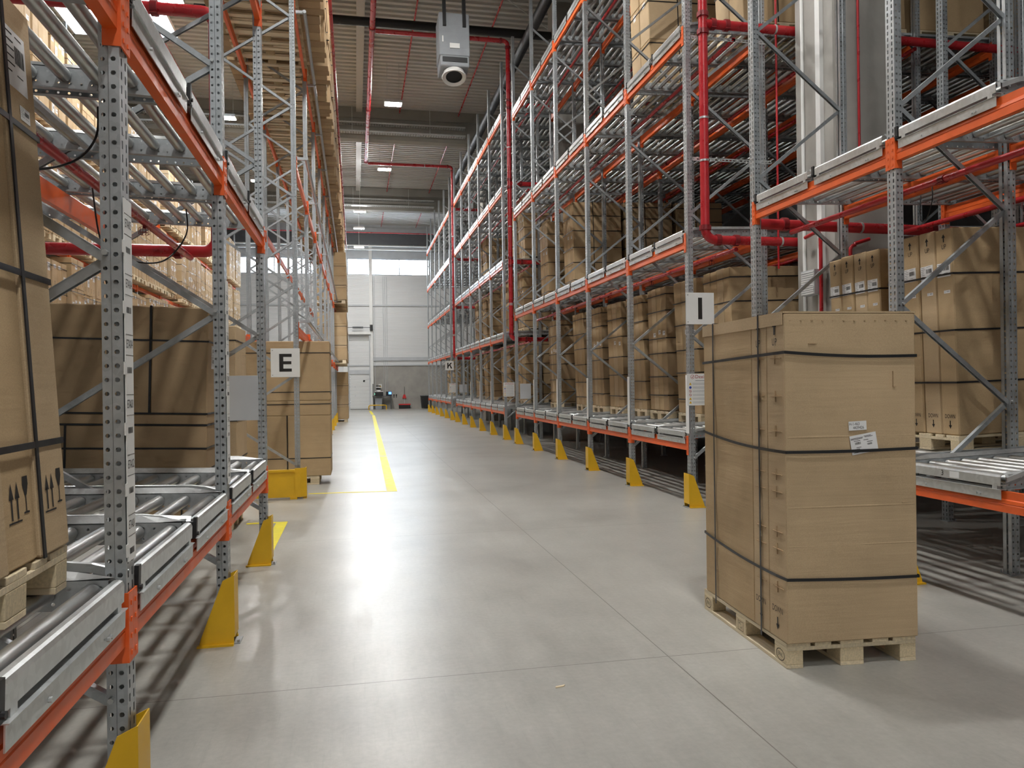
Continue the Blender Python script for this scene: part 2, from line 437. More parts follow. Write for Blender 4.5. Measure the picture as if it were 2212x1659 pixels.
# ------------------------------------------------------------------ floor tape
def strip(x0, y0, x1, y1, w):
    d = Vector((x1 - x0, y1 - y0, 0)).normalized(); n = Vector((-d.y, d.x, 0)) * w / 2
    a, b = Vector((x0, y0, 0)), Vector((x1, y1, 0)); mb = MB(); z = .0025
    pts = [a + n, a - n, b - n, b + n]
    return mb.add([(p.x, p.y, 0.0005) for p in pts] + [(p.x, p.y, z) for p in pts], [(4, 5, 6, 7), (0, 1, 5, 4), (1, 2, 6, 5), (2, 3, 7, 6), (3, 0, 4, 7)])
def tape(label, *a):
    o = link('floor_tape', strip(*a).mesh('floor_tape', ['tape'])); tag(o, label, 'floor tape', 'yellow tape on the floor')
tape('long yellow tape line running down the aisle, near piece', .53, 11.97, .60, 17.9, .155)
tape('long yellow tape line running down the aisle, middle piece', .605, 18.05, .93, 42.2, .15)
tape('short far end piece of the yellow tape line near the white door', .9, 43.2, .88, 49.2, .15)
tape('thin yellow tape across the floor from the yellow end barrier to the aisle line', -.72, 12.09, .45, 12.02, .07)
tape('yellow tape along the aisle beside the last post of the labelled roller rack', -.89, 7.7, -.89, 9.68, .13)
tape('yellow tape across the passage floor beside the loads by the labelled roller rack', -.955, 9.65, -1.30, 9.66, .09)

# ------------------------------------------------------------------ rack parts
def post_mb(H):
    mb = MB(); R = 'o'
    fr = [(.012, .040, 's', .0062, .015), (.060, .088, 's', .0062, .015)]
    mb.perf((0, -.05, 0), (0, 1, 0), (0, 0, 1), .1, H, .05, fr)
    for sgn in (-1, 1):
        mb.perf((.0, sgn * .05, 0), (1, 0, 0), (0, 0, 1), .036, H, .05, [(.006, .034, R, .009, 0)])
        mb.quad((.036, sgn * .05, 0), (.040, sgn * .043, 0), (.040, sgn * .043, H), (.036, sgn * .05, H))
        mb.perf((.040, sgn * .043, 0), (1, 0, 0), (0, 0, 1), .032, H, .05, [(.004, .030, R, .0078, 0)])
        mb.quad((.072, sgn * .043, 0), (.072, sgn * .009, 0), (.072, sgn * .009, H), (.072, sgn * .043, H))
    return mb
_meshes = {}
def cached(key, fn):
    if key not in _meshes: _meshes[key] = fn()
    return _meshes[key]
def post_mesh(H): return cached(('post', H), lambda: post_mb(H).mesh('post', ['galv']))
def brace_mesh(D, rise):
    def f():
        mb = MB(); p, q = Vector((.06, 0, 0)), Vector((D - .06, 0, rise)); mb.bar(p, q, .034, .006)
        n = Vector((-(q - p).z, 0, (q - p).x)).normalized()
        for s in (-1, 1):
            o = Vector((0, s * .015, 0)); mb.bar(p + o - n * .016, q + o - n * .016, .004, .032)
        return mb.mesh('brace', ['galv'])
    return cached(('brace', D, round(rise, 3)), f)
foot_mesh = MB().box(-.022, .10, -.062, .062, 0, .008).tube([(.088, .052, .008), (.088, .052, .03)], .009, 6).tube([(.088, -.052, .008), (.088, -.052, .03)], .009, 6).mesh('base_plate', ['galv'])
bolt_mesh = MB().tube([(.055, -.062, 0), (.055, .062, 0)], .011, 6).mesh('bolt', ['galvb'])

def upright(label, x, y, D, H, z0, rise, flip=False, group=None, zmax=None):
    o = thing('rack_upright', label, 'rack upright', (x, y, 0), (0, 0, PI if flip else 0), group)
    pm = post_mesh(H)
    link('post', pm, o); link('post', pm, o, (D, 0, 0), (0, 0, PI))
    link('base_plate', foot_mesh, o); link('base_plate', foot_mesh, o, (D, 0, 0), (0, 0, PI))
    z = z0; up_ = True
    while z + rise < H:
        if up_: link('brace', brace_mesh(D, rise), o, (0, .012, z))
        else: link('brace', brace_mesh(D, -rise), o, (0, -.012, z + rise))
        if (zmax or H) > z: link('bolt', bolt_mesh, o, (0 if up_ else D - .11, 0, z))
        z += rise; up_ = not up_
    return o

def beam_mesh(L):
    def f():
        h = L / 2
        mb = MB().prism([(.004, .0), (.05, .0), (.05, .14), (.016, .14), (.016, .088), (.008, .082), (.004, .06), (.008, .055), (.004, .05)], 'xz', -h, h)
        return mb.mesh('beam', ['orange'])
    return cached(('beam', L), f)
def conn_mb():
    """end connector hooked round half a post, at +y end with y=0 the post face, z relative to beam bottom"""
    mb = MB(); mb.box(-.009, -.003, .0, .049, -.06, .19); mb.box(-.009, .055, -.006, -.001, -.06, .19)
    for z in (-.03, .03, .09, .15): mb.box(-.013, -.009, .018, .030, z - .008, z + .008)
    return mb
conn_hi = conn_mb().mesh('connector', ['orange'])
def beam(label, x, y, z, L, flip=False, group=None, tab=True, name='rack_beam'):
    o = thing(name, label, 'rack beam', (x, y, z), (0, 0, PI if flip else 0), group)
    link('profile', beam_mesh(L), o)
    link('connector', conn_hi, o, (0, L / 2 + .006, 0)); link('connector', conn_hi, o, (0, -L / 2 - .006, 0), (0, 0, 0), (1, -1, 1))
    return o

# roller lanes, local x runs into the rack from its front, z = 0 at the beam bottom
RP = .15
def lane_meshes(Lx):
    def f():
        a = {}
        mb = MB().box(-.004, .0, -.475, .475, .082, .15).box(-.012, .06, -.475, .475, .148, .151)
        for y in (-.3, -.27, .22): mb.tube([(-.014, y, .105), (-.004, y, .105)], .008, 6)
        a['angle_plate'] = mb.mesh('angle_plate', ['galvb'])
        mb = MB().prism([(.0, .178), (.004, .178), (.004, .232), (.009, .243), (.018, .246), (.034, .247), (.034, .251), (.017, .251), (.006, .247), (.0, .234)], 'xz', -.47, .47).box(0, .05, -.47, .47, .174, .178).box(.0, .03, -.44, -.40, .151, .174).box(.0, .03, .40, .44, .151, .174)
        a['front_stop'] = mb.mesh('front_stop', ['galvb'])
        mb = MB()
        for s in (-1, 1):
            y = s * .462
            mb.perf((.05, y, .152), (0, 0, 1), (1, 0, 0), .1, Lx - .05 - (Lx - .05) % .05, .05, [(.008, .036, 'o', .0065, 0), (.058, .09, 'o', .0065, 0)])
            mb.box(.05, Lx, min(y, y + s * .035), max(y, y + s * .035), .150, .153); mb.box(.05, Lx, min(y, y + s * .03), max(y, y + s * .03), .249, .252)
        a['rail'] = mb.mesh('rail', ['galv'])
        mb = MB()
        for s in (-1, 1):
            secs = [(.03, .462, .262, .495, .235), (.16, .462, .255, .508, .275), (.25, .466, .255, .514, .285), (Lx, .466, .255, .514, .285)]
            vs = []
            for x, ya, za, yb, zb in secs: vs += [(x, s * ya, za), (x, s * (yb - .008), zb), (x, s * yb, zb - .004), (x, s * yb, zb - .035)]
            fs = [(4 * i + k, 4 * i + k + 1, 4 * i + k + 5, 4 * i + k + 4) for i in range(3) for k in range(3)]
            mb.add(vs, fs)
        a['guide'] = mb.mesh('guide', ['galvb'])
        mb = MB().box(.0, .05, .480, .512, .155, .24).box(-.004, .012, .480, .513, .165, .262).tube([(-.014, .497, .18), (.0, .497, .18)], .01, 8)
        a['end_bracket'] = mb.mesh('end_bracket', ['black'])
        a['roller'] = MB().tube([(0, -.452, 0), (0, .452, 0)], .033, 14).tube([(0, -.462, 0), (0, .462, 0)], .012, 6).mesh('roller', ['roller'], 50)
        mb = MB(); x = .1
        while x < Lx: mb.tube([(x, -.452, .21), (x, .452, .21)], .033, 8); x += RP
        a['roller_bed'] = mb.mesh('roller_bed', ['roller'], 60)
        a['cross_tie'] = MB().bar((0, -.45, .160), (0, .45, .160), .04, .012).mesh('cross_tie', ['galv'])
        return a
    return cached(('lane', Lx), f)
SLOPE = .03
def lane(label, x, y, z, Lx, flip=False, group=None, single=True):
    a = lane_meshes(Lx); t = -math.atan(SLOPE)
    o = thing('roller_lane', label, 'roller conveyor', (x, y, z), (0, t, PI if flip else 0), group)
    for k in ('angle_plate', 'front_stop', 'rail', 'guide', 'end_bracket'): link(k, a[k], o)
    if single:
        px = .8
        while px < Lx: link('cross_tie', a['cross_tie'], o, (px - .02, 0, 0)); px += 1.2
        px = .1
        while px < Lx - .02: link('roller', a['roller'], o, (px, 0, .21)); px += RP
    else: link('roller_bed', a['roller_bed'], o)
    return o

# ------------------------------------------------------------------ post protectors
def guard_mesh():
    H, w, t, b, tp = .44, .16, .005, .21, .065
    mb = MB().box(-t, 0, -w / 2, w / 2, .05, H)
    for s in (-1, 1):
        y = s * w / 2; a, c = min(y, y - s * t), max(y, y - s * t)
        mb.prism([(0, .012), (b, .012), (b - .01, .05), (tp, H - .03), (0, H)], 'xz', a, c)
        mb.box(-.0, b + .01, min(y, y + s * .03), max(y, y + s * .03), 0, .012)
    return mb.mesh('guard', ['yellow'])
GM = guard_mesh()
guard_feet = MB().box(-.035, .008, -.07, .07, 0, .006).tube([(-.022, .05, .006), (-.022, .05, .022)], .009, 6).mesh('base_plate', ['galv'])
def guard(label, x, y, flip=False, group=None):
    o = thing('post_protector', label, 'post guard', (x, y, 0), (0, 0, PI if flip else 0), group)
    link('shell', GM, o); link('base_plate', guard_feet, o)
    return o

# ------------------------------------------------------------------ pallets
def pallet_parts():
    P = []
    tops = [(-.4, .145), (-.2275, .1), (-.0725, .145), (.1275, .1), (.255, .145)]
    for i, (y, w) in enumerate(tops): P.append(('top_board', MB().bbox(0, 1.2, y, y + w, .122, .144, .002).mesh('top_board', ['wood']), None))
    xs = [(0, .145), (.5275, .145), (1.055, .145)]
    for x, w in xs: P.append(('stringer_board', MB().bbox(x, x + w, -.4, .4, .1, .122, .002).mesh('stringer_board', ['wood']), None))
    ys = [(-.4, .1), (-.0725, .145), (.3, .1)]
    for i, (x, w) in enumerate(xs):
        for j, (y, h) in enumerate(ys): P.append(('block', MB().bbox(x, x + w, y, y + h, .022, .1, .003).mesh('block', ['block']), (i, j)))
    for y, h in ys: P.append(('bottom_board', MB().bbox(0, 1.2, y, y + h, 0, .022, .002).mesh('bottom_board', ['wood']), None))
    return P
PP = pallet_parts()
def pallet_one():
    mb = MB()
    for y, w in [(-.4, .145), (-.2275, .1), (-.0725, .145), (.1275, .1), (.255, .145)]: mb.box(0, 1.2, y, y + w, .122, .144)
    for x in (0, .5275, 1.055):
        mb.box(x, x + .145, -.4, .4, .1, .122)
        for y, h in ((-.4, .1), (-.0725, .145), (.3, .1)): mb.box(x, x + .145, y, y + h, .022, .1)
    for y, h in ((-.4, .1), (-.0725, .145), (.3, .1)): mb.box(0, 1.2, y, y + h, 0, .022)
    return mb.mesh('pallet', ['wood'])
PONE = pallet_one()
def stamp_mesh():
    mb = MB(); n = 28; rx, ry = .05, .034
    vs = [(rx * k * math.cos(2 * PI * i / n), ry * k * math.sin(2 * PI * i / n), 0) for k in (1, .88) for i in range(n)]
    mb.add(vs, [(i, (i + 1) % n, n + (i + 1) % n, n + i) for i in range(n)])
    mb.put(text_mb('EPAL', .034, sx=.8), Matrix.Identity(4)); return mb
STAMP = stamp_mesh()
def pallet(label, loc, rot, full=True, group=None, stamps=()):
    if not full:
        o = link('pallet', PONE, None, loc, rot); return tag(o, label, 'pallet', group)
    o = thing('pallet', label, 'pallet', loc, rot, group)
    for n, me, ij in PP:
        c = link(n, me, o)
        for st in stamps:
            if ij == st[0]:
                mb = MB().put(STAMP if st[1] == 'logo' else st[1], st[2]); link('stamp', mb.mesh('stamp', ['ink']), c)
    return o

# ------------------------------------------------------------------ strapped carton loads; local x depth (front at 0), y width, z up
def strap_ring(x0, x1, y0, y1, z, w=.016, t=.004, sag=0):
    mb = MB(); e = .004
    mb.box(x0 - e, x0, y0 - e, y1 + e, z, z + w); mb.box(x1, x1 + e, y0 - e, y1 + e, z, z + w)
    mb.box(x0, x1, y0 - e, y0, z, z + w); mb.box(x0, x1, y1, y1 + e, z, z + w); return mb
def strap_vert(x0, x1, y, z0, z1, w=.016):
    e = .0045; mb = MB()
    mb.box(x0 - e, x0, y, y + w, z0, z1 + e); mb.box(x1, x1 + e, y, y + w, z0, z1 + e); mb.box(x0, x1, y, y + w, z1, z1 + e); return mb
def strap_side(y0, y1, x, z0, z1, w=.016):
    e = .0045; mb = MB()
    mb.box(x, x + w, y0 - e, y0, z0, z1 + e); mb.box(x, x + w, y1, y1 + e, z0, z1 + e); mb.box(x, x + w, y0, y1, z1, z1 + e); return mb
def crumple(mb, amp, seed):
    r_ = random.Random(seed); return mb

def proto_slabs(H, seed, mats=('board', 'board2', 'board'), n=4, W=.8, D=1.2, straps=(.25, .5, .75), up=False, tiers=1, labels=0):
    """tall cartons standing side by side on a pallet"""
    r_ = random.Random(seed); parts = []; w = W / n
    for i in range(n):
        for t in range(tiers):
            z0, z1 = H * t / tiers, H * (t + 1) / tiers
            dx = r_.uniform(0, .018); top = z1 - (r_.uniform(0, .02) if t == tiers - 1 else .001)
            y0 = -W / 2 + i * w + .002; y1 = y0 + w - .006
            me = MB().bbox(dx, D - r_.uniform(0, .015), y0, y1, z0 + .001, top, .010).mesh('carton', [mats[(i + t) % len(mats)]])
            prints = []
            if up:
                pm = MB(); yc = (y0 + y1) / 2
                F = lambda z, s=0: face_m((dx - .0012, yc + s, z), (0, -1, 0), (0, 0, 1))
                pm.put(arrow_mb(.07, .04, True), F(H - .09)); pm.put(text_mb('UP', .055, sx=.8), F(H - .165))
                pm.put(text_mb('DOWN', .05, sx=.7), F(.16)); pm.put(arrow_mb(.07, .035, False), F(.09))
                prints.append(('print', pm.mesh('print', ['ink'])))
                lm = MB().put(label_mb(.15, .12, seed + i), F(H - .36 + r_.uniform(-.01, .01), .01) @ Matrix.Rotation(r_.uniform(-.08, .08), 4, 'Z'))
                prints.append(('shipping_label', lm.mesh('shipping_label', ['paper', 'ink'])))
                prints.append(('barcode_label', MB().put(label_mb(.07, .025, seed + i + 9), F(H - .55, -.02)).mesh('barcode_label', ['paper', 'ink'])))
            elif labels and i < labels:
                lm = MB().put(label_mb(.1, .07, seed + i), face_m((dx - .0012, (y0 + y1) / 2, H * .62 + r_.uniform(-.05, .05)), (0, -1, 0), (0, 0, 1)))
                prints.append(('shipping_label', lm.mesh('shipping_label', ['paper', 'ink'])))
            parts.append(('carton', me, prints))
    for f in straps: parts.append(('strap', strap_ring(-.001, D, -W / 2, W / 2, f * H).mesh('strap', ['strap']), []))
    parts.append(('strap', strap_side(-W / 2, W / 2, D * .42, 0, H).mesh('strap', ['strap']), []))
    return parts
def stack(parts, label, loc, rot, group=None, scale=None):
    o = thing('carton_stack', label, 'carton stack', loc, rot, group, scale)
    for n, me, subs in parts:
        c = link(n, me, o)
        for sn, sm in subs: link(sn, sm, c)
    return o
SL = [proto_slabs(2.04, 1, n=4, straps=(.08, .24, .43, .6, .76, .92)), proto_slabs(2.04, 2, n=3, straps=(.1, .3, .47, .66, .83), labels=2), proto_slabs(2.04, 3, n=4, mats=('board3', 'board', 'board2'), straps=(.12, .27, .46, .58, .8, .93), labels=3)]
SU = proto_slabs(1.78, 11, n=4, straps=(.25, .5, .77), up=True)
SO = proto_slabs(2.1, 21, n=2, tiers=3, straps=(.3, .62, .9), labels=2)

# ------------------------------------------------------------------ build racks
RX = 4.245
def on_lane(rack_x, y, zb, dx, parts, lab, plab, flip=False, full=False, lean=0, sc=None, group=None, pgroup=None):
    t = -math.atan(SLOPE); s = -1 if flip else 1
    z = zb + .2445 + SLOPE * dx
    loc = (rack_x + s * dx, y, z); rot = (0, t, PI if flip else 0)
    pallet(plab, loc, rot, full, pgroup)
    n = Vector((-s * math.sin(-t), 0, math.cos(t)))
    l2 = Vector(loc) + n * (.1455 + max(0, lean) * 1.2)
    if parts: stack(parts, lab, l2, (0, t + lean, PI if flip else 0), group, sc)

RACKS = [  # key, phrase, first post y, posts, levels, lanes single, rows
    ('lone', 'the rack behind the lone pallet', 3.25, 3, [.735, 3.38], True, 3),
    ('I', 'the I-sign rack', 9.36, 6, [.735, 3.38, 6.08, 8.78], True, 3),
    ('mid', 'the rack before the K sign', 22.0, 6, [.735, 2.88, 5.0, 7.15, 9.3], False, 1),
    ('K', 'the K-sign rack', 34.75, 6, [.735, 2.88, 5.0, 7.15, 9.3], False, 1)]
DR, PITCH = 1.125, 2.2
ROWX = [RX, RX + 2.36, RX + 4.7]
ROWN = ['front', 'middle', 'rear']
LX = 6.6
posts_y = {}
for key, ph, y0, n, levels, single, rows in RACKS:
    ys = [y0 + PITCH * i for i in range(n)]; posts_y[key] = ys
    H = 11.0
    nl = 'lone' if key == 'lone' else key
    for rw in range(rows):
        for i, y in enumerate(ys):
            if key == 'lone' and i == 0 and rw > 0: continue
            upright(f'grey upright frame, {ROWN[rw]} row, {ORD[i]} along the aisle, of {ph}', ROWX[rw], y, DR, H, .64, .8, zmax=3 if single else .1)
    for li, zb in enumerate(levels):
        for i in range(n - 1):
            ym = (ys[i] + ys[i + 1]) / 2
            beam(f'orange aisle-side beam, {LEV[li]} level, {ORD[i]} bay of {ph}', RX, ym, zb, PITCH - .112)
            if single:
                for rw in range(rows):
                    if rw: beam(f'orange inner beam, {LEV[li]} level, {ROWN[rw]} row, {ORD[i]} bay of {ph}', ROWX[rw], ym, zb + SLOPE * (ROWX[rw] - RX), PITCH - .112)
                    beam(f'orange back beam, {LEV[li]} level, {ROWN[rw]} row, {ORD[i]} bay of {ph}', ROWX[rw] + DR, ym, zb + SLOPE * (ROWX[rw] + DR - .055 - RX), PITCH - .112, flip=True)
            for k in (0, 1):
                if key == 'lone' and i == 0 and k == 0: continue
                ln = lane(f'steel roller lane, {LEV[li]} level, {ORD[2*i+k]} lane of {ph}', RX - .002, ym - .53 + 1.06 * k, zb, LX, single=single)
                if key == 'lone' and i == 0 and li == 0:
                    mb = MB().put(text_mb('3', .055), face_m((-.0012, .05, .206), (0, -1, 0), (0, 0, 1))); link('stop_number', mb.mesh('stop_number', ['ink']), ln)
                    link('sticker', MB().box(-.0015, -.0005, -.11, -.02, .183, .228).mesh('sticker', ['paper']), ln)
    for i, y in enumerate(ys):
        if key == 'lone' and i == 0: continue
        guard(f'yellow guard at the foot of the {ORD[i]} post, {ph[4:]}', RX - .035, y)

def lane_y(key, j):
    ys = posts_y[key]; i = j // 2
    return (ys[i] + ys[i + 1]) / 2 - .53 + 1.06 * (j % 2)
# loads in the right hand racks
PH = {k: p for k, p, *_ in RACKS}; LV = {k: l for k, _, _, _, l, *_ in RACKS}
def load(key, lv, j, x, proto, sc=None, full=False, lean=0, deep=''):
    z = LV[key][lv]; zz = LEV[lv]
    on_lane(RX, lane_y(key, j), z, x - RX, proto, f'strapped brown cartons, {zz} level, {deep}{ORD[j]} lane of {PH[key]}',
            f'wooden pallet, {zz} level, {deep}{ORD[j]} lane of {PH[key]}', full=full, lean=lean, sc=sc,
            group='strapped loads in the racks by the aisle', pgroup='pallets in the racks by the aisle')
load('lone', 0, 2, 5.0, SU, full=True); load('lone', 0, 3, 5.1, SU, full=True)
for j, x in ((0, 5.0), (1, 5.0), (2, 4.98), (3, 5.02), (4, 5.0), (5, 4.97), (6, 4.95), (8, 4.9)):
    load('I', 0, j, x, SL[j % 3], full=j < 6, lean=random.uniform(-.01, .02))
for j, x in ((0, 6.35), (8, 6.2), (6, 6.3)): load('I', 0, j, x, SL[1], deep='second deep in ')
for j, x in ((7, 5.0), (9, 4.95)): load('I', 1, j, x, SL[j % 2], lean=.012)
for j, x in ((7, 6.3), (9, 6.25)): load('I', 1, j, x, SL[2], deep='second deep in ')
load('I', 1, 7, 7.6, SL[0], deep='third deep in ')
load('I', 2, 0, 5.2, SO); load('I', 2, 2, 4.75, SO)
for q, x in ((0, 6.5), (0, 7.8), (0, 9.1)): load('I', 2, 0, x, SO, deep={6.5: 'second', 7.8: 'third', 9.1: 'fourth'}[x] + ' deep in ')
MS = (1, 1, .86)
for j, x in ((0, 4.95), (1, 5.0), (2, 4.95), (3, 5.0), (5, 4.97), (6, 4.95), (8, 4.95)): load('mid', 0, j, x, SL[j % 3], MS)
for j, x in ((0, 4.9), (2, 4.95), (3, 5.0), (5, 4.95), (6, 4.9), (8, 4.95)): load('mid', 1, j, x, SL[(j + 1) % 3], MS, lean=.015)
for j, x in ((0, 4.95), (1, 4.95), (6, 4.95), (7, 4.95)): load('mid', 2, j, x, SL[(j + 1) % 3], MS)
for j, x in ((4, 5.0), (5, 5.0), (6, 5.0)): load('K', 0, j, x, SL[j % 3], MS)

# labelled roller rack on the other side of the aisle
LXF, DL, PL = -.815, 1.335, 2.21
LY = [.82, 3.03, 5.24, 7.45]; LZ = [.72, 2.93, 5.02]; LL = 2.75
PHL = 'the labelled roller rack'
for i, y in enumerate(LY):
    upright(f'grey upright frame of {PHL}, {ORD[i]} along the aisle', LXF, y, DL, 7.4, .53, .8, flip=True, zmax=6)
    if i: guard(f'yellow post guard at the foot of the {ORD[i]} post of {PHL}', LXF + .035, y, flip=True)
for li, zb in enumerate(LZ):
    for i in range(3):
        ym = (LY[i] + LY[i + 1]) / 2
        if li == 2 and i < 2: continue
        beam(f'orange aisle-side beam of the {LEV[li]} level, {ORD[i]} bay of {PHL}', LXF, ym, zb, PL - .112, flip=True)
        beam(f'orange back beam of the {LEV[li]} level, {ORD[i]} bay of {PHL}', LXF - DL, ym, zb + SLOPE * (DL - .055), PL - .112)
        for k in (0, 1):
            if i == 0 and k == 0: continue
            lane(f'steel roller lane on the {LEV[li]} level, {ORD[2*i+k]} lane of {PHL}', LXF + .002, ym - .53 + 1.06 * k, zb, LL, flip=True)

# near load N1 and shadowed load D1 in that rack
def shear(mb, k):
    mb.v = [(x + k * z, y, z) for x, y, z in mb.v]; return mb
def near_load():
    y = (LY[0] + LY[1]) / 2 + .55; dx = .16; zb = LZ[0]; t = -math.atan(SLOPE)
    loc = Vector((LXF - dx, y, zb + .2445 + SLOPE * dx))
    M1 = face_m((-.0015, -.25, .06), (0, -1, 0), (0, 0, 1))
    pallet('wooden pallet on the lowest rollers under the tall leaning cartons at the picture edge', loc, (0, t, PI), True)
    H = 1.78; parts = []; K = .09
    spl = [(-.4, -.17), (-.168, .06), (.062, .4)]
    for i, (a, b) in enumerate(spl):
        me = shear(MB().bbox(.0 + .012 * (i == 1), 1.19, a, b, .002, H - .01 * i, .008), K).mesh('carton', ['board2' if i != 1 else 'board'])
        pr = MB(); yc = (a + b) / 2; x = -.0015 + .012 * (i == 1)
        F = lambda z, s=0.: face_m((x, yc + s, z), (0, -1, 0), (0, 0, 1))
        for s in (.045, .005): pr.put(arrow_mb(.11, .032, True), F(.2, s))
        pr.add([(x, yc - .02, .135), (x, yc + .07, .135), (x, yc + .07, .14), (x, yc - .02, .14)], [(0, 1, 2, 3)])
        gl = MB().add([(-.018, .055, 0), (.018, .055, 0), (.02, .03, 0), (.008, .0, 0), (.003, -.005, 0), (.003, -.05, 0), (.02, -.052, 0), (.02, -.057, 0), (-.02, -.057, 0), (-.02, -.052, 0), (-.003, -.05, 0), (-.003, -.005, 0), (-.008, 0, 0), (-.02, .03, 0)],
                      [(0, 13, 12, 3, 2, 1), (12, 11, 4, 3), (11, 10, 5, 4), (10, 9, 8, 7, 6, 5)])
        pr.put(gl, F(.21, -.055))
        subs = [('print', shear(pr, K).mesh('print', ['ink']))]
        if i != 1:
            lm = MB().put(label_mb(.15, .19, 5 + i), F(H - .2, .02)); subs.append(('barcode_label', shear(MB().put(label_mb(.075, .045, 15 + i), F(H - .36, -.02)), K).mesh('barcode_label', ['paper', 'ink'])))
            subs.append(('shipping_label', shear(lm, K).mesh('shipping_label', ['paper', 'ink'])))
        parts.append(('carton', me, subs))
    for z in (.345, .88, 1.36): parts.append(('strap', shear(strap_ring(-.001, 1.195, -.4, .4, z, .02), K).mesh('strap', ['strap']), []))
    for yy in (-.19, .16): parts.append(('strap', shear(strap_vert(-.001, 1.195, yy, 0, H, .02), K).mesh('strap', ['strap']), []))
    stack(parts, 'tall leaning strapped cartons with arrow and glass marks, nearest in the labelled roller rack', loc + Vector((.012, 0, .147)), (0, t, PI))
near_load()
def dark_load():
    y = (LY[2] + LY[3]) / 2 + .535; dx = .36; zb = LZ[0]; t = -math.atan(SLOPE)
    loc = Vector((LXF - dx, y, zb + .2445 + SLOPE * dx))
    H = 1.295; parts = []
    for a, b, c, d_ in ((0, .42, .45, H), (.424, 1.2, .45, H), (0, 1.2, .002, .36), (0, 1.2, .363, .448)):
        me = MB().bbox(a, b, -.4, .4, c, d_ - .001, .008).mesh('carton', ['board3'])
        subs = []
        if a == 0 and c > .2:
            lm = MB().put(label_mb(.12, .1, 3), face_m((-.0015, .2, c + .5 if c > .3 else c + .04), (0, -1, 0), (0, 0, 1))); subs = [('shipping_label', lm.mesh('shipping_label', ['paper', 'ink']))] if c > .3 else []
        parts.append(('carton', me, subs))
    for z in (.17, .355, .445, 1.02): parts.append(('strap', strap_ring(-.001, 1.2, -.4, .4, z, .014).mesh('strap', ['strap']), []))
    parts.append(('strap', strap_side(-.4, .4, .42, .45, H).mesh('strap', ['strap']), [])); parts.append(('strap', strap_side(-.4, .4, 1.02, 0, .36).mesh('strap', ['strap']), []))
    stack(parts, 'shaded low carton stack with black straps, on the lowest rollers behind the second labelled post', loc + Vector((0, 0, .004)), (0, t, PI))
dark_load()

# ------------------------------------------------------------------ E-sign rack: pallet racking beyond the passage
EXF, DE, PE = -.815, 1.1, 2.9
EY = [11.75 + PE * i for i in range(10)]; EZ = [2.4, 4.85, 7.3]
PHE = 'the E-sign rack'
for i, y in enumerate(EY):
    upright(f'pale grey upright frame of {PHE}, {ORD[i]} along the aisle', EXF, y, DE, 10.4, .5, .66, flip=True, zmax=.1)
    if i > 3: guard(f'yellow post guard at the foot of the {ORD[i]} post of {PHE}', EXF + .035, y, flip=True)
for li, zb in enumerate(EZ):
    for i in range(9):
        ym = EY[i] + PE / 2
        beam(f'orange aisle-side beam of the {LEV[li]} level, {ORD[i]} bay of {PHE}', EXF, ym, zb, PE - .112, flip=True)
        beam(f'orange back beam of the {LEV[li]} level, {ORD[i]} bay of {PHE}', EXF - DE, ym, zb, PE - .112)
def end_barrier():
    o = thing('rack_end_barrier', 'low yellow steel end barrier at the foot of the E-sign rack', 'barrier', (0, 11.6, 0))
    link('panel', MB().box(-2.3, -.88, -.03, .03, .03, .42).box(-2.3, -.88, -.06, .03, .40, .43).mesh('panel', ['yellow']), o)
    link('corner', MB().prism([(-.88, -.04), (-.80, -.04), (-.72, .02), (-.72, .14), (-.735, .14), (-.735, .03), (-.80, -.025), (-.88, -.025)], 'xy', .03, .45).mesh('corner', ['yellow']), o)
    link('foot', MB().box(-.775, -.72, .02, .15, 0, .012).box(-2.25, -2.1, -.05, .05, 0, .03).box(-.95, -.85, -.05, .05, 0, .03).mesh('foot', ['yellow']), o)
end_barrier()
# loads on its top level: long cartons overhanging their pallets
def proto_over(seed, H, over=.34, n=4, back=1.42):
    r_ = random.Random(seed); parts = []
    for i in range(n):
        w = .9 / n; y0 = -.45 + w * i
        parts.append(('carton', MB().bbox(-over - r_.uniform(-.03, .03), back, y0 + .002, y0 + w - .004, .001, H - r_.uniform(0, .04), .008).mesh('carton', [('board', 'board3', 'board3')[(i + seed) % 3]]), []))
    for z in (.3, .75): parts.append(('strap', strap_ring(-over - .035, back + .005, -.452, .452, z * H).mesh('strap', ['strap']), []))
    return parts
OV = [proto_over(1, 1.9), proto_over(2, 1.6, .36), proto_over(3, 2.0, .3, 3)]
k = 0
for i in range(9):
    for q in range(3):
        y = EY[i] + .52 + q * .93; k += 1
        z = EZ[2] + .142
        pallet(f'pallet seen from below, top level, {ORD[q]} place, {ORD[i]} bay of {PHE}', (EXF + .02, y, z), (0, 0, PI), i < 4, 'pallets on the top level of the E-sign rack')
        stack(OV[k % 3], f'overhanging long cartons, top level, {ORD[q]} place, {ORD[i]} bay of {PHE}', (EXF + .02, y, z + .146), (0, 0, PI), 'overhanging cartons on the top level of the E-sign rack')
SE = proto_slabs(1.95, 31, n=1, tiers=4, W=.86, D=1.25, straps=(.3, .7), labels=1)
for li in (0, 1):
    for i in (7, 8):
        for q in range(3):
            y = EY[i] + .52 + q * .93; z = EZ[li] + .142
            pallet(f'pallet, {LEV[li]} level, {ORD[q]} place, {ORD[i]} bay of {PHE}', (EXF + .45, y, z), (0, 0, PI), False, 'pallets in far bays of the E-sign rack')
            stack(SE, f'protruding carton pile, {LEV[li]} level, {ORD[q]} place, {ORD[i]} bay of {PHE}', (EXF + .5, y, z + .146), (0, 0, PI), 'protruding carton piles in far bays of the E-sign rack')
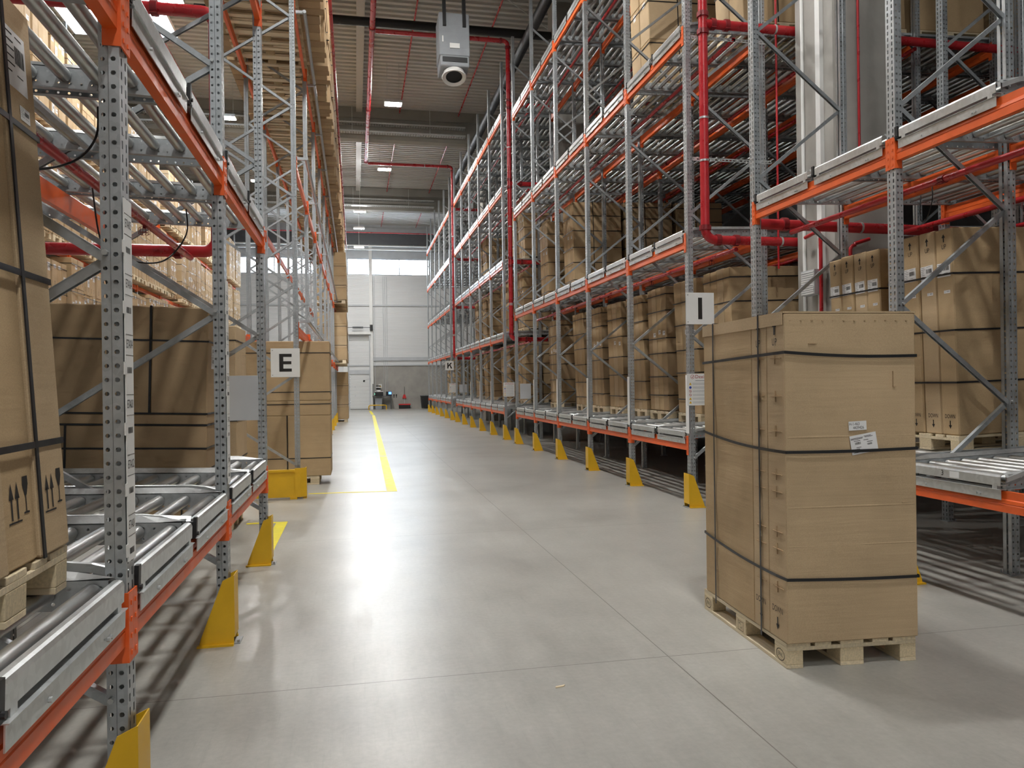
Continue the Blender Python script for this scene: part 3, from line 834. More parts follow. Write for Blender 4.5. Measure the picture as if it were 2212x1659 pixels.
for q in range(2):
    y = EY[8] + .6 + q * .95
    pallet(f'pallet on the floor under the far end of {PHE}, {ORD[q]} of two', (EXF + .45, y, 0), (0, 0, PI), False)
    stack(SE, f'carton pile on the floor at the far end of {PHE}, {ORD[q]} of two', (EXF + .5, y, .1455), (0, 0, PI), None, (1, 1, 1.08))
# galvanised guard rails and a sprinkler line along its face
for li, z in enumerate((2.62, 5.08, 7.3)):
    mb = MB(); y = 12.0
    while y < 37.8: mb.tube([(EXF + .13, y, z), (EXF + .13, y + 2.84, z)], .028, 8); mb.box(EXF + .0, EXF + .13, y + .02, y + .06, z - .02, z + .02); y += 2.9
    o = link('guard_rail', mb.mesh('guard_rail', ['galv'], 50)); tag(o, f'grey tube rail along the face of the {LEV[li]} level of {PHE}', 'rail')
o = link('sprinkler_pipe', MB().tube([(EXF + .47, 12, 8.2), (EXF + .47, 38, 8.2)], .03, 8).mesh('sprinkler_pipe', ['red'], 50)); tag(o, 'thin red sprinkler pipe along the top level of the E-sign rack', 'pipe')
# floor loads round its first bay
def floor_load(label, plabel, x, y, W, D, H, spl, flip=True, full=True, mats=('board', 'board3'), straps=(.3, .5, .62, .92), lean=0, zsplit=None):
    pallet(plabel, (x - .06, y, 0), (0, 0, PI if flip else 0), full)
    parts = []; tiers = zsplit or [0, 1]
    for t in range(len(tiers) - 1):
        sp = spl if t == 0 or len(spl) < 3 else [spl[0], spl[-1]]
        for i in range(len(sp) - 1):
            parts.append(('carton', MB().bbox(sp[i], sp[i + 1] - .003, -W / 2, W / 2, H * tiers[t] + .001, H * tiers[t + 1] - .002, .008).mesh('carton', [mats[i % len(mats)]]), []))
    for z in straps: parts.append(('strap', strap_ring(spl[0] - .001, spl[-1], -W / 2, W / 2, z * H, .014).mesh('strap', ['strap']), []))
    for xx in spl[1:-1]: parts.append(('strap', strap_side(-W / 2, W / 2, xx, 0, H * (tiers[1] if zsplit else 1), .014).mesh('strap', ['strap']), []))
    return stack(parts, label, (x, y, .1455), (0, lean, PI if flip else 0))
floor_load('wide brown carton load standing on the floor behind the E sign', 'pallet on the floor under the wide cartons behind the E sign', -.55, 13.6, .84, 1.2, 2.24, [-.13, .56, 1.22], zsplit=[0, .45, .56, 1], mats=('board',), straps=(.13, .53, .62, .91))
floor_load('brown carton load on the floor of the passage beyond the labelled roller rack', 'pallet on the passage floor under the cartons beyond the labelled roller rack', -1.34, 9.68, .82, 1.2, 2.2, [0, .6, 1.2], mats=('board2', 'board'))

# ------------------------------------------------------------------ bright storage row behind (far side of the second aisle)
def proto_far(seed):
    r_ = random.Random(seed); H = 2.05; n = r_.choice((3, 4)); tiers = r_.choice((2, 3)); w = .84 / n; parts = []
    hole = MB().add([(-.02, -.05, 0), (.02, -.05, 0), (.02, .05, 0), (-.02, .05, 0), (-.014, -.043, 0), (.014, -.043, 0), (.014, .043, 0), (-.014, .043, 0)], [(0, 1, 5, 4), (1, 2, 6, 5), (2, 3, 7, 6), (3, 0, 4, 7)], 2)
    for i in range(n):
        for t in range(tiers):
            dx = r_.uniform(0, .02); z0 = H * t / tiers; yc = -.42 + w * (i + .5)
            mb = MB().bbox(dx, 1.15, -.42 + w * i + .002, -.42 + w * (i + 1) - .002, z0 + .001, H * (t + 1) / tiers - .002, .006, 0)
            for f in mb.f: pass
            if r_.random() < .75:
                lb = label_mb(.13, .1 if r_.random() < .6 else .2, seed * 9 + i); lb.m = [q + 1 for q in lb.m]
                mb.put(lb, face_m((dx - .002, yc, z0 + H / tiers * r_.choice((.72, .8, .45))), (0, -1, 0), (0, 0, 1)))
            if seed % 2: mb.put(hole, face_m((dx - .002, yc, z0 + H / tiers * .2), (0, -1, 0), (0, 0, 1)))
            parts.append(('carton', mb.mesh('carton', [('board', 'board2')[(i + t + seed) % 2], 'paper', 'ink']), []))
    for z in (.3, .62, .93): parts.append(('strap', strap_ring(-.003, 1.15, -.42, .42, z * H, .014).mesh('strap', ['strap']), []))
    return parts
FA = [proto_far(s) for s in range(41, 46)]
FXF = -6.35
for li, z in enumerate((0, 2.45, 4.85, 7.3)):
    if li:
        for b in range(11):
            y = 14.3 + 2.9 * b
            beam(f'beam, {LEV[li-1]} level of the bright storage row behind the labelled roller rack', FXF - .3, y + 1.45, z - .145, 2.788, flip=True, group='beams of the bright storage row')
    k = 0
    if li == 0: continue
    for b in range(11):
        for q in range(3):
            y = 14.3 + 2.9 * b + .52 + q * .93; k += 1
            if random.random() < .05: continue
            pallet(f'pallet, {LEV[li-1]} level of the bright storage row behind the labelled roller rack', (FXF, y, z), (0, 0, PI), False, f'pallets on the {LEV[li-1]} level of the bright storage row')
            stack(FA[(k * 3 + li + b) % 5], f'brightly lit strapped cartons, {LEV[li-1]} level of the storage row behind the labelled roller rack', (FXF + random.uniform(-.03, .05), y, z + .146), (0, 0, PI),
                  f'cartons on the {LEV[li-1]} level of the bright storage row', (1, 1, random.choice((1, .97, .9))))
for b in range(12):
    upright('upright frame of the bright storage row behind the labelled roller rack', FXF - .3, 14.3 + 2.9 * b, .8, 10.4, .5, .66, flip=True, group='frames of the bright storage row', zmax=.1)

# ------------------------------------------------------------------ the lone pallet and its load
LA = Vector((2.378, 3.968)); ang = math.radians(-3.4)
lone_rot = PI / 2 + ang           # local x -> along the aisle, local y -> toward the left rack
dY = Vector((math.cos(lone_rot), math.sin(lone_rot))); dXl = Vector((-math.sin(lone_rot), math.cos(lone_rot)))
pc = LA - dXl * .4                # middle of its front edge
side = lambda i: face_m(((0, .5275, 1.055)[i] + .0725, .4012, .061), (-1, 0, 0), (0, 0, 1))
ippc = MB().add([(-.04, -.03, 0), (.04, -.03, 0), (.04, .03, 0), (-.04, .03, 0), (-.037, -.027, 0), (.037, -.027, 0), (.037, .027, 0), (-.037, .027, 0)], [(0, 1, 5, 4), (1, 2, 6, 5), (2, 3, 7, 6), (3, 0, 4, 7)])
ippc.put(text_mb('IPPC', .022, sx=.8), Matrix.Translation((-.012, .013, 0))).put(text_mb('HT', .022), Matrix.Translation((.01, -.012, 0)))
pallet('stamped wooden pallet alone on the open aisle floor', (pc.x, pc.y, 0), (0, 0, lone_rot), True, None,
       [((0, 2), 'logo', side(0)), ((2, 2), 'logo', side(2)), ((1, 2), ippc, side(1))])
def grid_box(x0, x1, y0, y1, z0, z1, bulge, seed, cuts=(3, 3, 26), b=.005):
    """carton with softly buckled walls: subdivided box, walls pushed by a smooth random field, creased level lines"""
    import bmesh
    from mathutils import noise as nz
    bm = bmesh.new(); bmesh.ops.create_cube(bm, size=1)
    for v in bm.verts: v.co = Vector((x0 + (v.co.x + .5) * (x1 - x0), y0 + (v.co.y + .5) * (y1 - y0), z0 + (v.co.z + .5) * (z1 - z0)))
    bmesh.ops.bevel(bm, geom=bm.edges[:], offset=b, segments=1, affect='EDGES')
    for ax, n in enumerate(cuts):
        lo, hi = ((x0, x1), (y0, y1), (z0, z1))[ax]
        for i in range(1, n):
            no = [0, 0, 0]; no[ax] = 1; c = [0, 0, 0]; c[ax] = lo + (hi - lo) * i / n
            bmesh.ops.bisect_plane(bm, geom=bm.verts[:] + bm.edges[:] + bm.faces[:], plane_co=c, plane_no=no)
    bm.normal_update()
    for v in bm.verts:
        cx, cy = min(v.co.x - x0, x1 - v.co.x), min(v.co.y - y0, y1 - v.co.y)
        p = Vector((v.co.x * 1.6, v.co.y * 1.6, v.co.z * 3 + seed))
        if cx < b + .001 and cy > .02: v.co.x += nz.noise(p) * bulge * (1 if v.co.x > (x0 + x1) / 2 else -1) - 0
        elif cy < b + .001 and cx > .02: v.co.y += nz.noise(p + Vector((3, 7, 1))) * bulge * (1 if v.co.y > (y0 + y1) / 2 else -1)
    mb = MB(); mb.add([tuple(v.co) for v in bm.verts], [[v.index for v in f.verts] for f in (bm.verts.index_update(), bm.faces)[1]]); bm.free()
    return mb
def lone_load():
    H = 1.885; o = thing('carton_stack', 'big strapped carton load with a white label on the lone pallet', 'carton stack', (pc.x, pc.y, .1455), (0, 0, lone_rot))
    W = .4
    # local x = depth along the aisle, local y+ = left face
    cs = [(-.02, .19), (.193, .39), (.393, 1.15)]
    carts = []
    for i, (a, b) in enumerate(cs):
        mb = grid_box(a, b, -W - .003, W + .003, .002, H - .012, .004 if i < 2 else .012, 3 + i * 5, (2 if i < 2 else 6, 6, 30))
        c = link('carton', mb.mesh('carton', ['board2' if i < 2 else 'board'], 30), o); carts.append(c)
        if i < 2:
            m = MB(); xc = (a + b) / 2; F = lambda z: face_m((xc + .0, W + .009, z), (-1, 0, 0), (0, 0, 1))
            m.put(arrow_mb(.085, .05, True), F(H - .085)); m.put(text_mb('UP', .06, sx=.8), F(H - .17))
            m.put(text_mb('DOWN', .05, sx=.75), F(.17)); m.put(arrow_mb(.075, .035, False), F(.09))
            link('print', m.mesh('print', ['ink']), c)
            cr_ = MB()
            for z in (.3, .52, .62, .85, .95, 1.2, 1.4, 1.62): cr_.box(xc - .07, xc + .05, W + .003, W + .0095, z, z + .004); cr_.box(xc - .002, xc + .003, W + .003, W + .009, z - .03, z + .035)
            link('flap_cut', cr_.mesh('flap_cut', ['board3']), c)
    # front face labels, straps, cap
    fx = -.0265
    F = lambda y, z: face_m((fx, y, z), (0, -1, 0), (0, 0, 1))
    # worn labels: y measured from the left edge (+.4)
    lm = MB().add([(-.055, -.026, 0), (.055, -.026, 0), (.055, .026, 0), (-.055, .026, 0)], [(0, 1, 2, 3)], 0)
    lm.put(text_mb('H-1-463', .024, 1, sx=.8), Matrix.Translation((-.02, .01, .0006))).put(text_mb('4439426', .024, 1, sx=.8), Matrix.Translation((.005, -.012, .0006)))
    M1 = F(-.035, 1.23) @ Matrix.Rotation(.04, 4, 'Z')
    link('shipping_label', MB().put(lm, M1).mesh('shipping_label', ['paper', 'ink']), carts[0])
    lm = MB().add([(-.082, -.055, 0), (.082, -.055, 0), (.082, .055, 0), (-.082, .055, 0)], [(0, 1, 2, 3)], 0)
    lm.put(barcode_mb(.035, .014, 1, 4), Matrix.Translation((-.055, .0, .0006))).put(barcode_mb(.03, .01, 1, 6), Matrix.Translation((-.06, -.034, .0006))).put(barcode_mb(.03, .01, 1, 8), Matrix.Translation((.02, -.012, .0006)))
    for x0_, x1_, y_ in ((-.078, -.0, .036), (-.078, -.005, .03), (.005, .05, .04), (.01, .06, .034), (-.06, -.02, .02), (-.05, -.02, -.018), (-.07, -.005, -.046), (.02, .055, .005), (.0, .03, .018)):
        lm.add([(x0_, y_, .0006), (x1_, y_, .0006), (x1_, y_ + .0028, .0006), (x0_, y_ + .0028, .0006)], [(0, 1, 2, 3)], 1)
    link('shipping_label', MB().put(lm, F(-.073, 1.128) @ Matrix.Rotation(.16, 4, 'Z')).mesh('shipping_label', ['paper', 'ink']), carts[0])
    cut = MB()
    for y0_, y1_, z in ((.26, .205, 1.70), (-.34, -.31, .78)):
        cut.box(fx - .0002, fx + .006, min(y0_, y1_), max(y0_, y1_), z, z + .0022)
    cut.box(fx - .0002, fx + .006, -.262, -.2595, 1.45, 1.54); cut.box(fx - .0002, fx + .006, -.28, -.2595, 1.45, 1.452)
    for i in range(12): cut.box(fx - .0002, fx + .004, .36 - .065 * i, .372 - .065 * i, H - .055, H - .053)
    link('flap_cut', cut.mesh('flap_cut', ['board3']), carts[0])
    cz = MB()
    for z in (.77, .55, 1.17): cz.prism([(fx + .010, z - .016), (fx + .0052, z), (fx + .010, z + .016)], 'xz', -W + .01, W - .01)
    link('crease', cz.mesh('crease', ['board2']), carts[0])
    # soft horizontal creases pressed by the straps
    for zl, zr in ((1.645, 1.62), (1.08, 1.085), (.36, .345)):
        mb = MB(); e = .0045; w = .017; N_ = 16; yl, yr = W + .006, -W - .006
        pts = []
        for i in range(N_ + 1):
            f = i / N_; pts.append((fx - .001 - e, yl + (yr - yl) * f, zl + (zr - zl) * f - .012 * math.sin(PI * f) * (1 if zl > 1.5 else .4)))
        x1 = 1.156
        loop = [(x1, yl + e, zl + (.05 if zl < 1.5 else -.03))]
        for i in range(9):
            f = (i + 1) / 10; loop.append((x1 + (fx - x1) * f, yl + e + .002, zl + (.05 if zl < 1.5 else -.03) * (1 - f) - (.02 if zl < 1.5 else 0) * math.sin(PI * f)))
        pts = loop + pts + [(x1, yr - e, zr), (x1, yl + e, zl + (.05 if zl < 1.5 else -.03))]
        for a_, b_ in zip(pts[:-1], pts[1:]):
            a_, b_ = Vector(a_), Vector(b_); u = Vector((0, 0, w)); dd = (b_ - a_).normalized(); n_ = dd.cross(Vector((0, 0, 1))).normalized() * .0015
            mb.add([a_ - n_, b_ - n_, b_ - n_ + u, a_ - n_ + u, a_ + n_, b_ + n_, b_ + n_ + u, a_ + n_ + u], [(0, 1, 2, 3), (7, 6, 5, 4), (0, 4, 5, 1), (3, 2, 6, 7)])
        link('strap', mb.mesh('strap', ['strap']), o)
    for x in (.275, .955):
        mb = MB(); e = .012
        for s in (-1, 1):
            y = s * (W + .012); mb.box(x, x + .016, min(y, y + s * .002), max(y, y + s * .002), -.04, H + .004)
        mb.box(x, x + .016, -W - .012, W + .012, H + .004, H + .007)
        link('strap', mb.mesh('strap', ['strap']), o)
    cap = MB().box(-.02, 1.152, -W - .006, W + .006, H - .010, H)
    for s in (-1, 1):
        y = s * (W + .006); cap.box(-.01, 1.152, min(y, y + s * .004), max(y, y + s * .004), H - .075, H)
    link('cap', cap.mesh('cap', ['board2']), o)['label'] = 'folded cardboard cover sheet'
lone_load()

# ------------------------------------------------------------------ signs
def letter(ch):
    mb = MB()
    if ch == 'E':
        mb.box(-.085, -.028, -.001, 0, -.13, .13); mb.box(-.028, .09, -.001, 0, .085, .13); mb.box(-.028, .085, -.001, 0, -.022, .022); mb.box(-.028, .09, -.001, 0, -.13, -.085)
    elif ch == 'I': mb.box(-.028, .028, -.001, 0, -.14, .14)
    else:
        mb.box(-.10, -.045, -.001, 0, -.13, .13)
        mb.prism([(-.045, -.06), (-.045, .02), (.05, .13), (.12, .13), (.02, .015)], 'xz', -.001, 0); mb.prism([(-.0, .035), (.03, .06), (.125, -.13), (.055, -.13)], 'xz', -.001, 0)
    return mb
def sign(ch, label, x, y, z, w=.41, h=.42):
    o = thing('rack_sign', label, 'sign', (x, y, z))
    link('board', MB().bbox(-w / 2, w / 2, 0, .004, -h / 2, h / 2, .001).mesh('board', ['white']), o)
    mb = MB().put(letter(ch), Matrix.Translation((0, -.0005, 0))); link('letter', mb.mesh('letter', ['ink']), o)
    sc_ = MB()
    for a in (-1, 1): sc_.tube([(-w / 2 + .025, -.003, a * (h / 2 - .03)), (-w / 2 + .025, 0, a * (h / 2 - .03))], .006, 8)
    link('screw', sc_.mesh('screw', ['steel']), o)
sign('E', 'white square sign with black E on the near end of the second left rack', -1.0, 11.66, 1.985)
sign('I', 'white square sign with black I on a post beside the lone carton load', 4.39, 9.28, 2.58, .39, .41)
sign('K', 'white square sign with black K on a distant rack post', 4.17, 34.6, 2.47, .39, .41)
def tri(mb, x, z, s, mi): mb.add([(x - s, -.0015, z - s * .8), (x + s, -.0015, z - s * .8), (x, -.0015, z + s)], [(0, 1, 2)], mi)
def disc(mb, x, z, r0, r1, mi, n=20):
    vs = [(x + q * math.cos(2 * PI * i / n), -.0015, z + q * math.sin(2 * PI * i / n)) for q in (r0, max(r1, 1e-4)) for i in range(n)]
    mb.add(vs, [(i, (i + 1) % n, n + (i + 1) % n, n + i) for i in range(n)], mi)
def notice(label, x, y, z, w=.33, h=.41):
    o = thing('notice_sign', label, 'sign', (x, y, z))
    link('board', MB().box(-w / 2, w / 2, 0, .004, -h / 2, h / 2).mesh('board', ['white']), o)
    mb = MB(); top = h / 2 - .04
    disc(mb, -w / 2 + .075, top, .027, .023, 2); mb.bar((-w / 2 + .063, -.0015, top), (-w / 2 + .073, -.0015, top - .012), .004, .004, 2); mb.bar((-w / 2 + .073, -.0015, top - .012), (-w / 2 + .09, -.0015, top + .014), .004, .004, 2)
    mb.put(text_mb('Dexion', .065, 2, 'LEFT'), face_m((-w / 2 + .112, -.0012, top), (1, 0, 0), (0, 0, 1)))
    zs = [h / 2 - .13 - .048 * i for i in range(6)]; xi = -w / 2 + .045
    for i, z_ in enumerate(zs):
        if i in (0, 4, 5): tri(mb, xi, z_, .018, 0); tri(mb, xi, z_ + .0005, .011, 1) if False else None
        elif i == 1: disc(mb, xi, z_, .017, 0, 3)
        else: disc(mb, xi, z_, .017, .013, 2); mb.bar((xi - .01, -.0015, z_ + .01), (xi + .01, -.0015, z_ - .01), .003, .003, 2)
        for k_ in range(3): mb.box(-w / 2 + .075, w / 2 - .03 - .02 * (k_ == 2), -.0012, -.001, z_ + .008 - .01 * k_, z_ + .0105 - .01 * k_, 1)
    mb.box(-w / 2 + .115, w / 2 - .06, -.0012, -.001, top - .052, top - .045, 1)
    link('print', mb.mesh('print', ['yellow', 'grey', 'wine', 'blue']), o)
notice('white safety notice with warning symbols under the I sign', 4.36, 9.28, 1.53)
notice('white safety notice with warning symbols on the first post of the middle rack', 4.37, 21.92, 1.46)
notice('pale notice with symbols below the K sign', 4.33, 34.66, 1.46)
def plate(label, x, y, z, w, h):
    o = link('blank_plate', MB().bbox(-w / 2, w / 2, 0, .004, -h / 2, h / 2, .001).mesh('blank_plate', ['lgrey']), None, (x, y, z)); tag(o, label, 'sign')
plate('plain grey back of a notice beside the last post of the labelled roller rack', -1.01, 7.385, 1.54, .27, .41)
plate('plain white plate on the last post of the I-sign rack', 4.5, 20.29, 1.42, .30, .41)
plate('plain pale plate beside the last post of the rack before the K sign', 4.55, 32.94, 1.44, .34, .36)

# strips of location labels on the posts
def strip_of_labels(label, x, y, z0, z1, flip, text=None):
    o = thing('label_strip', label, 'label strip', (x, y, z0), (0, 0, PI if flip else 0))
    h = z1 - z0
    link('backing', MB().box(-.004, 0, -.047, .047, 0, h).mesh('backing', ['white']), o)
    if text:
        n = len(text); pm = MB(); tb = MB()
        for i, s in enumerate(text):
            z = h * (i + .5) / n
            pm.put(text_mb(s, .044, sx=.65), face_m((-.0046, 0, z + .02), (0, -1, 0), (0, 0, 1)))
            pm.put(barcode_mb(.055, .022, 0, i + 3), face_m((-.0046, .03, z - .085), (0, -1, 0), (0, 0, 1)))
            tb.box(-.0045, -.001, .047, .066, z - .09, z - .045)
            pm.box(-.0046, -.004, -.045, .045, z + .055, z + .0563); pm.box(-.0046, -.004, -.045, .045, z - .02, z - .0187)
        link('print', pm.mesh('print', ['ink']), o); link('tab', tb.mesh('tab', ['white']), o)
T = ['E7A01', 'E7A02', 'E7A03', 'E7A04', 'E7A05']
strip_of_labels('white strip of location labels on the nearest post of the labelled roller rack', LXF + .004, LY[1], 1.02, 2.33, True, T[:4] + T[3:])
strip_of_labels('white strip of location labels on the second visible post of the labelled roller rack', LXF + .004, LY[2], 1.02, 2.33, True, T)
for i in range(5): strip_of_labels(f'narrow white strip on the {ORD[i]} post of the I-sign rack', RX - .0105, posts_y['I'][i], .96, 1.72, False)
for i in (1, 2, 3): strip_of_labels(f'narrow white strip on the {ORD[i]} post of the rack before the K sign', RX - .0105, posts_y['mid'][i], .96, 1.72, False)

# ------------------------------------------------------------------ pipes
def elbow(a, c, b, r_, n=6):
    """points from a via corner c to b with rounded corner radius r_"""
    a, c, b = Vector(a), Vector(c), Vector(b); u = (a - c).normalized(); w = (b - c).normalized(); pts = []
    ctr = c + (u + w) * r_
    for i in range(n + 1):
        t = i / n * PI / 2; pts.append(ctr - w * r_ * math.cos(t) - u * r_ * math.sin(t))
    return pts
def ring(mb, p, d, r_, w=.05, mi=0, n=14):
    p, d = Vector(p), Vector(d).normalized(); mb.tube([p - d * w / 2, p + d * w / 2], r_, n, mi)
    s_ = d.orthogonal().normalized()
    for k in (-1, 1): mb.tube([p + s_ * k * (r_ + .012) - d * .03, p + s_ * k * (r_ + .012) + d * .03], .009, 6, mi)
def pipe_thing(label, runs, couplings=(), clamps=(), r_=.055, name='sprinkler_pipe'):
    o = thing(name, label, 'pipe', runs[0][0])
    off = -Vector(runs[0][0]); mb = MB()
    for pts in runs: mb.tube([Vector(p) + off for p in pts], r_, 16)
    link('pipe', mb.mesh('pipe', ['red'], 50), o)
    if couplings:
        for p, d_ in couplings:
            mb = MB(); ring(mb, Vector(p) + off, d_, r_ * 1.3, .06); link('coupling', mb.mesh('coupling', ['darkred'], 40), o)
    if clamps:
        for p, d_ in clamps:
            mb = MB(); p_ = Vector(p) + off; dd = Vector(d_).normalized(); mb.tube([p_ - dd * .012, p_ + dd * .012], r_ * 1.1, 14)
            link('hanger', mb.mesh('hanger', ['galvb'], 40), o)
    return o
X_, Y_, Z_ = (1, 0, 0), (0, 1, 0), (0, 0, 1)
def riser(label, x, y, zb, zt, tees, xe, top=None, r_=.055):
    runs = [[(x, y, zt - .2), (x, y, zb + .2)] + elbow((x, y, zb + .3), (x, y, zb), (x + .3, y, zb), .14) + [(xe, y, zb)]]
    cp = [((x, y, zb + .15), Z_), ((x + .17, y, zb), X_), ((x + .42, y, zb), X_)]; cl = [((x, y, zb + 1.0), Z_), ((x + 1.05, y, zb), X_)]
    for z in tees:
        runs.append([(x + .03, y, z), (xe, y, z)]); cp += [((x, y, z + .11), Z_), ((x, y, z - .11), Z_), ((x + .13, y, z), X_), ((x + .32, y, z), X_)]; cl += [((x + 1.0, y, z), X_), ((x, y, z - 1.2), Z_)]
    if top is not None:
        runs.append(elbow((x, y, zt - .3), (x, y, zt), (x - .3, y, zt), .14) + [(top, y, zt)]); runs.append([(x, y, zt - .25), (x, y, zt - .13)]); cp += [((x - .2, y, zt), X_), ((x, y, zt - .18), Z_)]; cl += [((x - 1.2, y, zt), X_)]
    else: runs.append([(x, y, zt - .25), (x, y, 12.4)])
    pipe_thing(label, runs, cp, cl, r_, 'sprinkler_riser')
riser('thick red sprinkler riser dropping beside the I sign post', 4.37, 9.06, 3.43, 12.3, [6.17, 8.9], 9.2, None, .057)
riser('red sprinkler riser at the end of the I-sign rack, fed across the aisle', 4.27, 20.98, 2.86, 11.16, [5.02, 7.2, 9.4], 5.5, .64, .06)
riser('distant red sprinkler riser beside the K sign post', 4.27, 33.55, 2.76, 11.16, [5.0, 7.1, 9.3], 5.4, .64, .06)
pipe_thing('overhead red main pipe running above the aisle', [[(.56, YN + .1, 11.16), (.56, 33.4, 11.16)]], [((.56, y, 11.16), Y_) for y in (14, 20.8, 27, 33.3)], (), .072)
pipe_thing('thick red pipe crossing the rack behind the lone pallet under its second level', [[(4.4, 7.92, 3.40), (9.2, 7.92, 3.36)]], [((4.43, 7.92, 3.40), X_), ((4.78, 7.92, 3.40), X_), ((6.7, 7.92, 3.38), X_)], [((5.75, 7.92, 3.39), X_)], .06)
pipe_thing('red pipe across the labelled roller rack under its second level', [elbow((-1.27, 7.72, 3.3), (-1.27, 7.72, 2.93), (-1.6, 7.72, 2.93), .12) + [(-5.5, 7.72, 2.93)], [(-1.27, 7.72, 3.04), (-1.27, 7.72, 5.2)] + elbow((-1.27, 7.72, 5.0), (-1.27, 7.72, 5.2), (-1.6, 7.72, 5.2), .12) + [(-5.5, 7.72, 5.2)]],
           [((-1.62, 7.72, 2.93), X_), ((-1.8, 7.72, 5.2), X_)], (), .057)
def sprinkler_head(o, p, off):
    mb = MB(); p = Vector(p) + off; mb.tube([p, p - Vector((0, 0, .05))], .012, 8)
    for k_ in range(6):
        a_ = k_ * PI / 3; c_, s_ = math.cos(a_), math.sin(a_)
        mb.tube([p + Vector((.012 * c_, .012 * s_, -.03)), p + Vector((.038 * c_, .038 * s_, -.045)), p + Vector((.038 * c_, .038 * s_, -.09)), p + Vector((.015 * c_, .015 * s_, -.10))], .0022, 4)
    mb.tube([p - Vector((0, 0, .075)), p - Vector((0, 0, .078))], .024, 10); link('sprinkler_head', mb.mesh('sprinkler_head', ['darkred'], 50), o)
def branch(label, x, z, y0, y1, heads=True, r_=.028):
    o = pipe_thing(label, [[(x, y0, z), (x, y1, z)]], [((x, (y0 + y1) / 2, z), Y_)], (), r_, 'sprinkler_branch')
    if heads:
        y = min(y0, y1) + .7
        while y < max(y0, y1): sprinkler_head(o, (x, y, z), -Vector((x, y0, z))); y += 2.2
branch('thin red sprinkler branch under the upper rollers of the labelled roller rack', -1.5, 2.86, 7.66, 3.15)
for x, nm in ((4.83, 'outer'), (6.28, 'middle'), (7.5, 'inner')):
    branch(f'{nm} red sprinkler branch, second level of the rack behind the lone pallet', x, 3.30 + SLOPE * (x - 4.83), 7.85, 3.3)
    for li in (1, 2, 3):
        branch(f'{nm} red sprinkler branch under the {LEV[li]} level of the I-sign rack', x, LV['I'][li] - .05 + SLOPE * (x - 4.83), 9.13, 20.3, heads=li == 1)
for li in (1, 2, 3, 4): branch(f'red sprinkler branch under the {LEV[li]} level of the rack before the K sign', 4.83, LV['mid'][li] - .08, 21.05, 33, False)
for i, x in enumerate((-.65, 1.83, 4.15)):
    for k_, (a_, b_) in enumerate(((10, 30.4), (31.4, 42.9), (43.8, 52.5))):
        branch(f'thin red ceiling pipe, {("near", "middle", "far")[k_]} roof bay, {ORD[i]} of three from the E-sign rack', x, 12.3, a_, b_, False, .025)
for y, nm in ((31.5, 'first'), (43.9, 'second'), (51.6, 'last')):
    o = link('sprinkler_branch', MB().tube([(-12, y, 11.7), (9, y, 11.7)], .035, 8).mesh('sprinkler_branch', ['red'], 50)); tag(o, f'red sprinkler pipe crossing the roof behind the {nm} distant beam', 'pipe')
branch('red ceiling sprinkler pipe over the bright second aisle', -5.6, 12.2, 16, 40, False, .03)
# hoses
def hose(label, pts, r_=.006):
    P = [Vector(p) for p in pts]; out = []
    for i in range(len(P) - 1):
        a, b, c, d_ = P[max(i - 1, 0)], P[i], P[i + 1], P[min(i + 2, len(P) - 1)]
        for k_ in range(8):
            t = k_ / 8; out.append(.5 * ((2 * b) + (c - a) * t + (2 * a - 5 * b + 4 * c - d_) * t * t + (3 * b - a - 3 * c + d_) * t ** 3))
    out.append(P[-1]); o = link('cable', MB().tube(out, r_, 6).mesh('cable', ['black'], 60)); tag(o, label, 'cable')
hose('black cable loop hanging under the nearest upper roller lane', [(-1.25, 4.2, 3.06), (-1.26, 4.19, 2.9), (-1.34, 4.12, 2.76), (-1.5, 4.0, 2.68), (-1.66, 3.9, 2.70), (-1.8, 3.85, 3.06)])
hose('black cable loop hanging behind the nearest labelled post', [(-1.30, 6.5, 3.06), (-1.30, 6.48, 2.85), (-1.42, 6.3, 2.62), (-1.6, 6.1, 2.58), (-1.75, 5.95, 2.66), (-1.8, 5.9, 3.06)])
hose('dark cable hanging under the second level behind the lone pallet', [(5.0, 5.9, 3.35), (5.0, 5.9, 3.2), (5.1, 6.1, 3.08), (5.25, 6.35, 3.15), (5.3, 6.4, 3.38)], .005)

# column fittings
o = link('conduit', MB().tube([(5.58, 8.78, 2.0), (5.58, 8.78, 12.4)], .022, 8).mesh('conduit', ['white'], 50)); tag(o, 'pale conduit on the concrete column, far edge', 'conduit')
o = link('conduit', MB().box(5.545, 5.597, 8.36, 8.44, 0, 12.4).tube([(5.575, 8.47, 1.5), (5.575, 8.47, 12.4)], .016, 8).mesh('conduit', ['white'], 50)); tag(o, 'pale cable trunking down the middle of the concrete column', 'conduit')
o = thing('junction_box', 'pale grey ribbed box on the concrete column above the lone load', 'electrical box', (5.54, 8.47, 2.82))
link('body', MB().box(-.12, 0, -.14, .14, -.15, .15).mesh('body', ['lgrey']), o); fm = MB()
for i in range(11): fm.box(-.127, -.12, -.13, .13, -.14 + .026 * i, -.128 + .026 * i)
link('cooling_fins', fm.mesh('cooling_fins', ['white']), o)
pipe_thing('bent thin red pipe on the concrete column', [[(5.49, 8.62, 3.4), (5.49, 8.45, 3.42)] + elbow((5.49, 8.5, 3.42), (5.49, 8.30, 3.42), (5.49, 8.30, 3.0), .08) + [(5.49, 8.30, 2.45)] + elbow((5.49, 8.3, 2.6), (5.49, 8.3, 2.35), (5.49, 8.1, 2.35), .07) + [(5.49, 8.0, 2.35)]], (), (), .022)
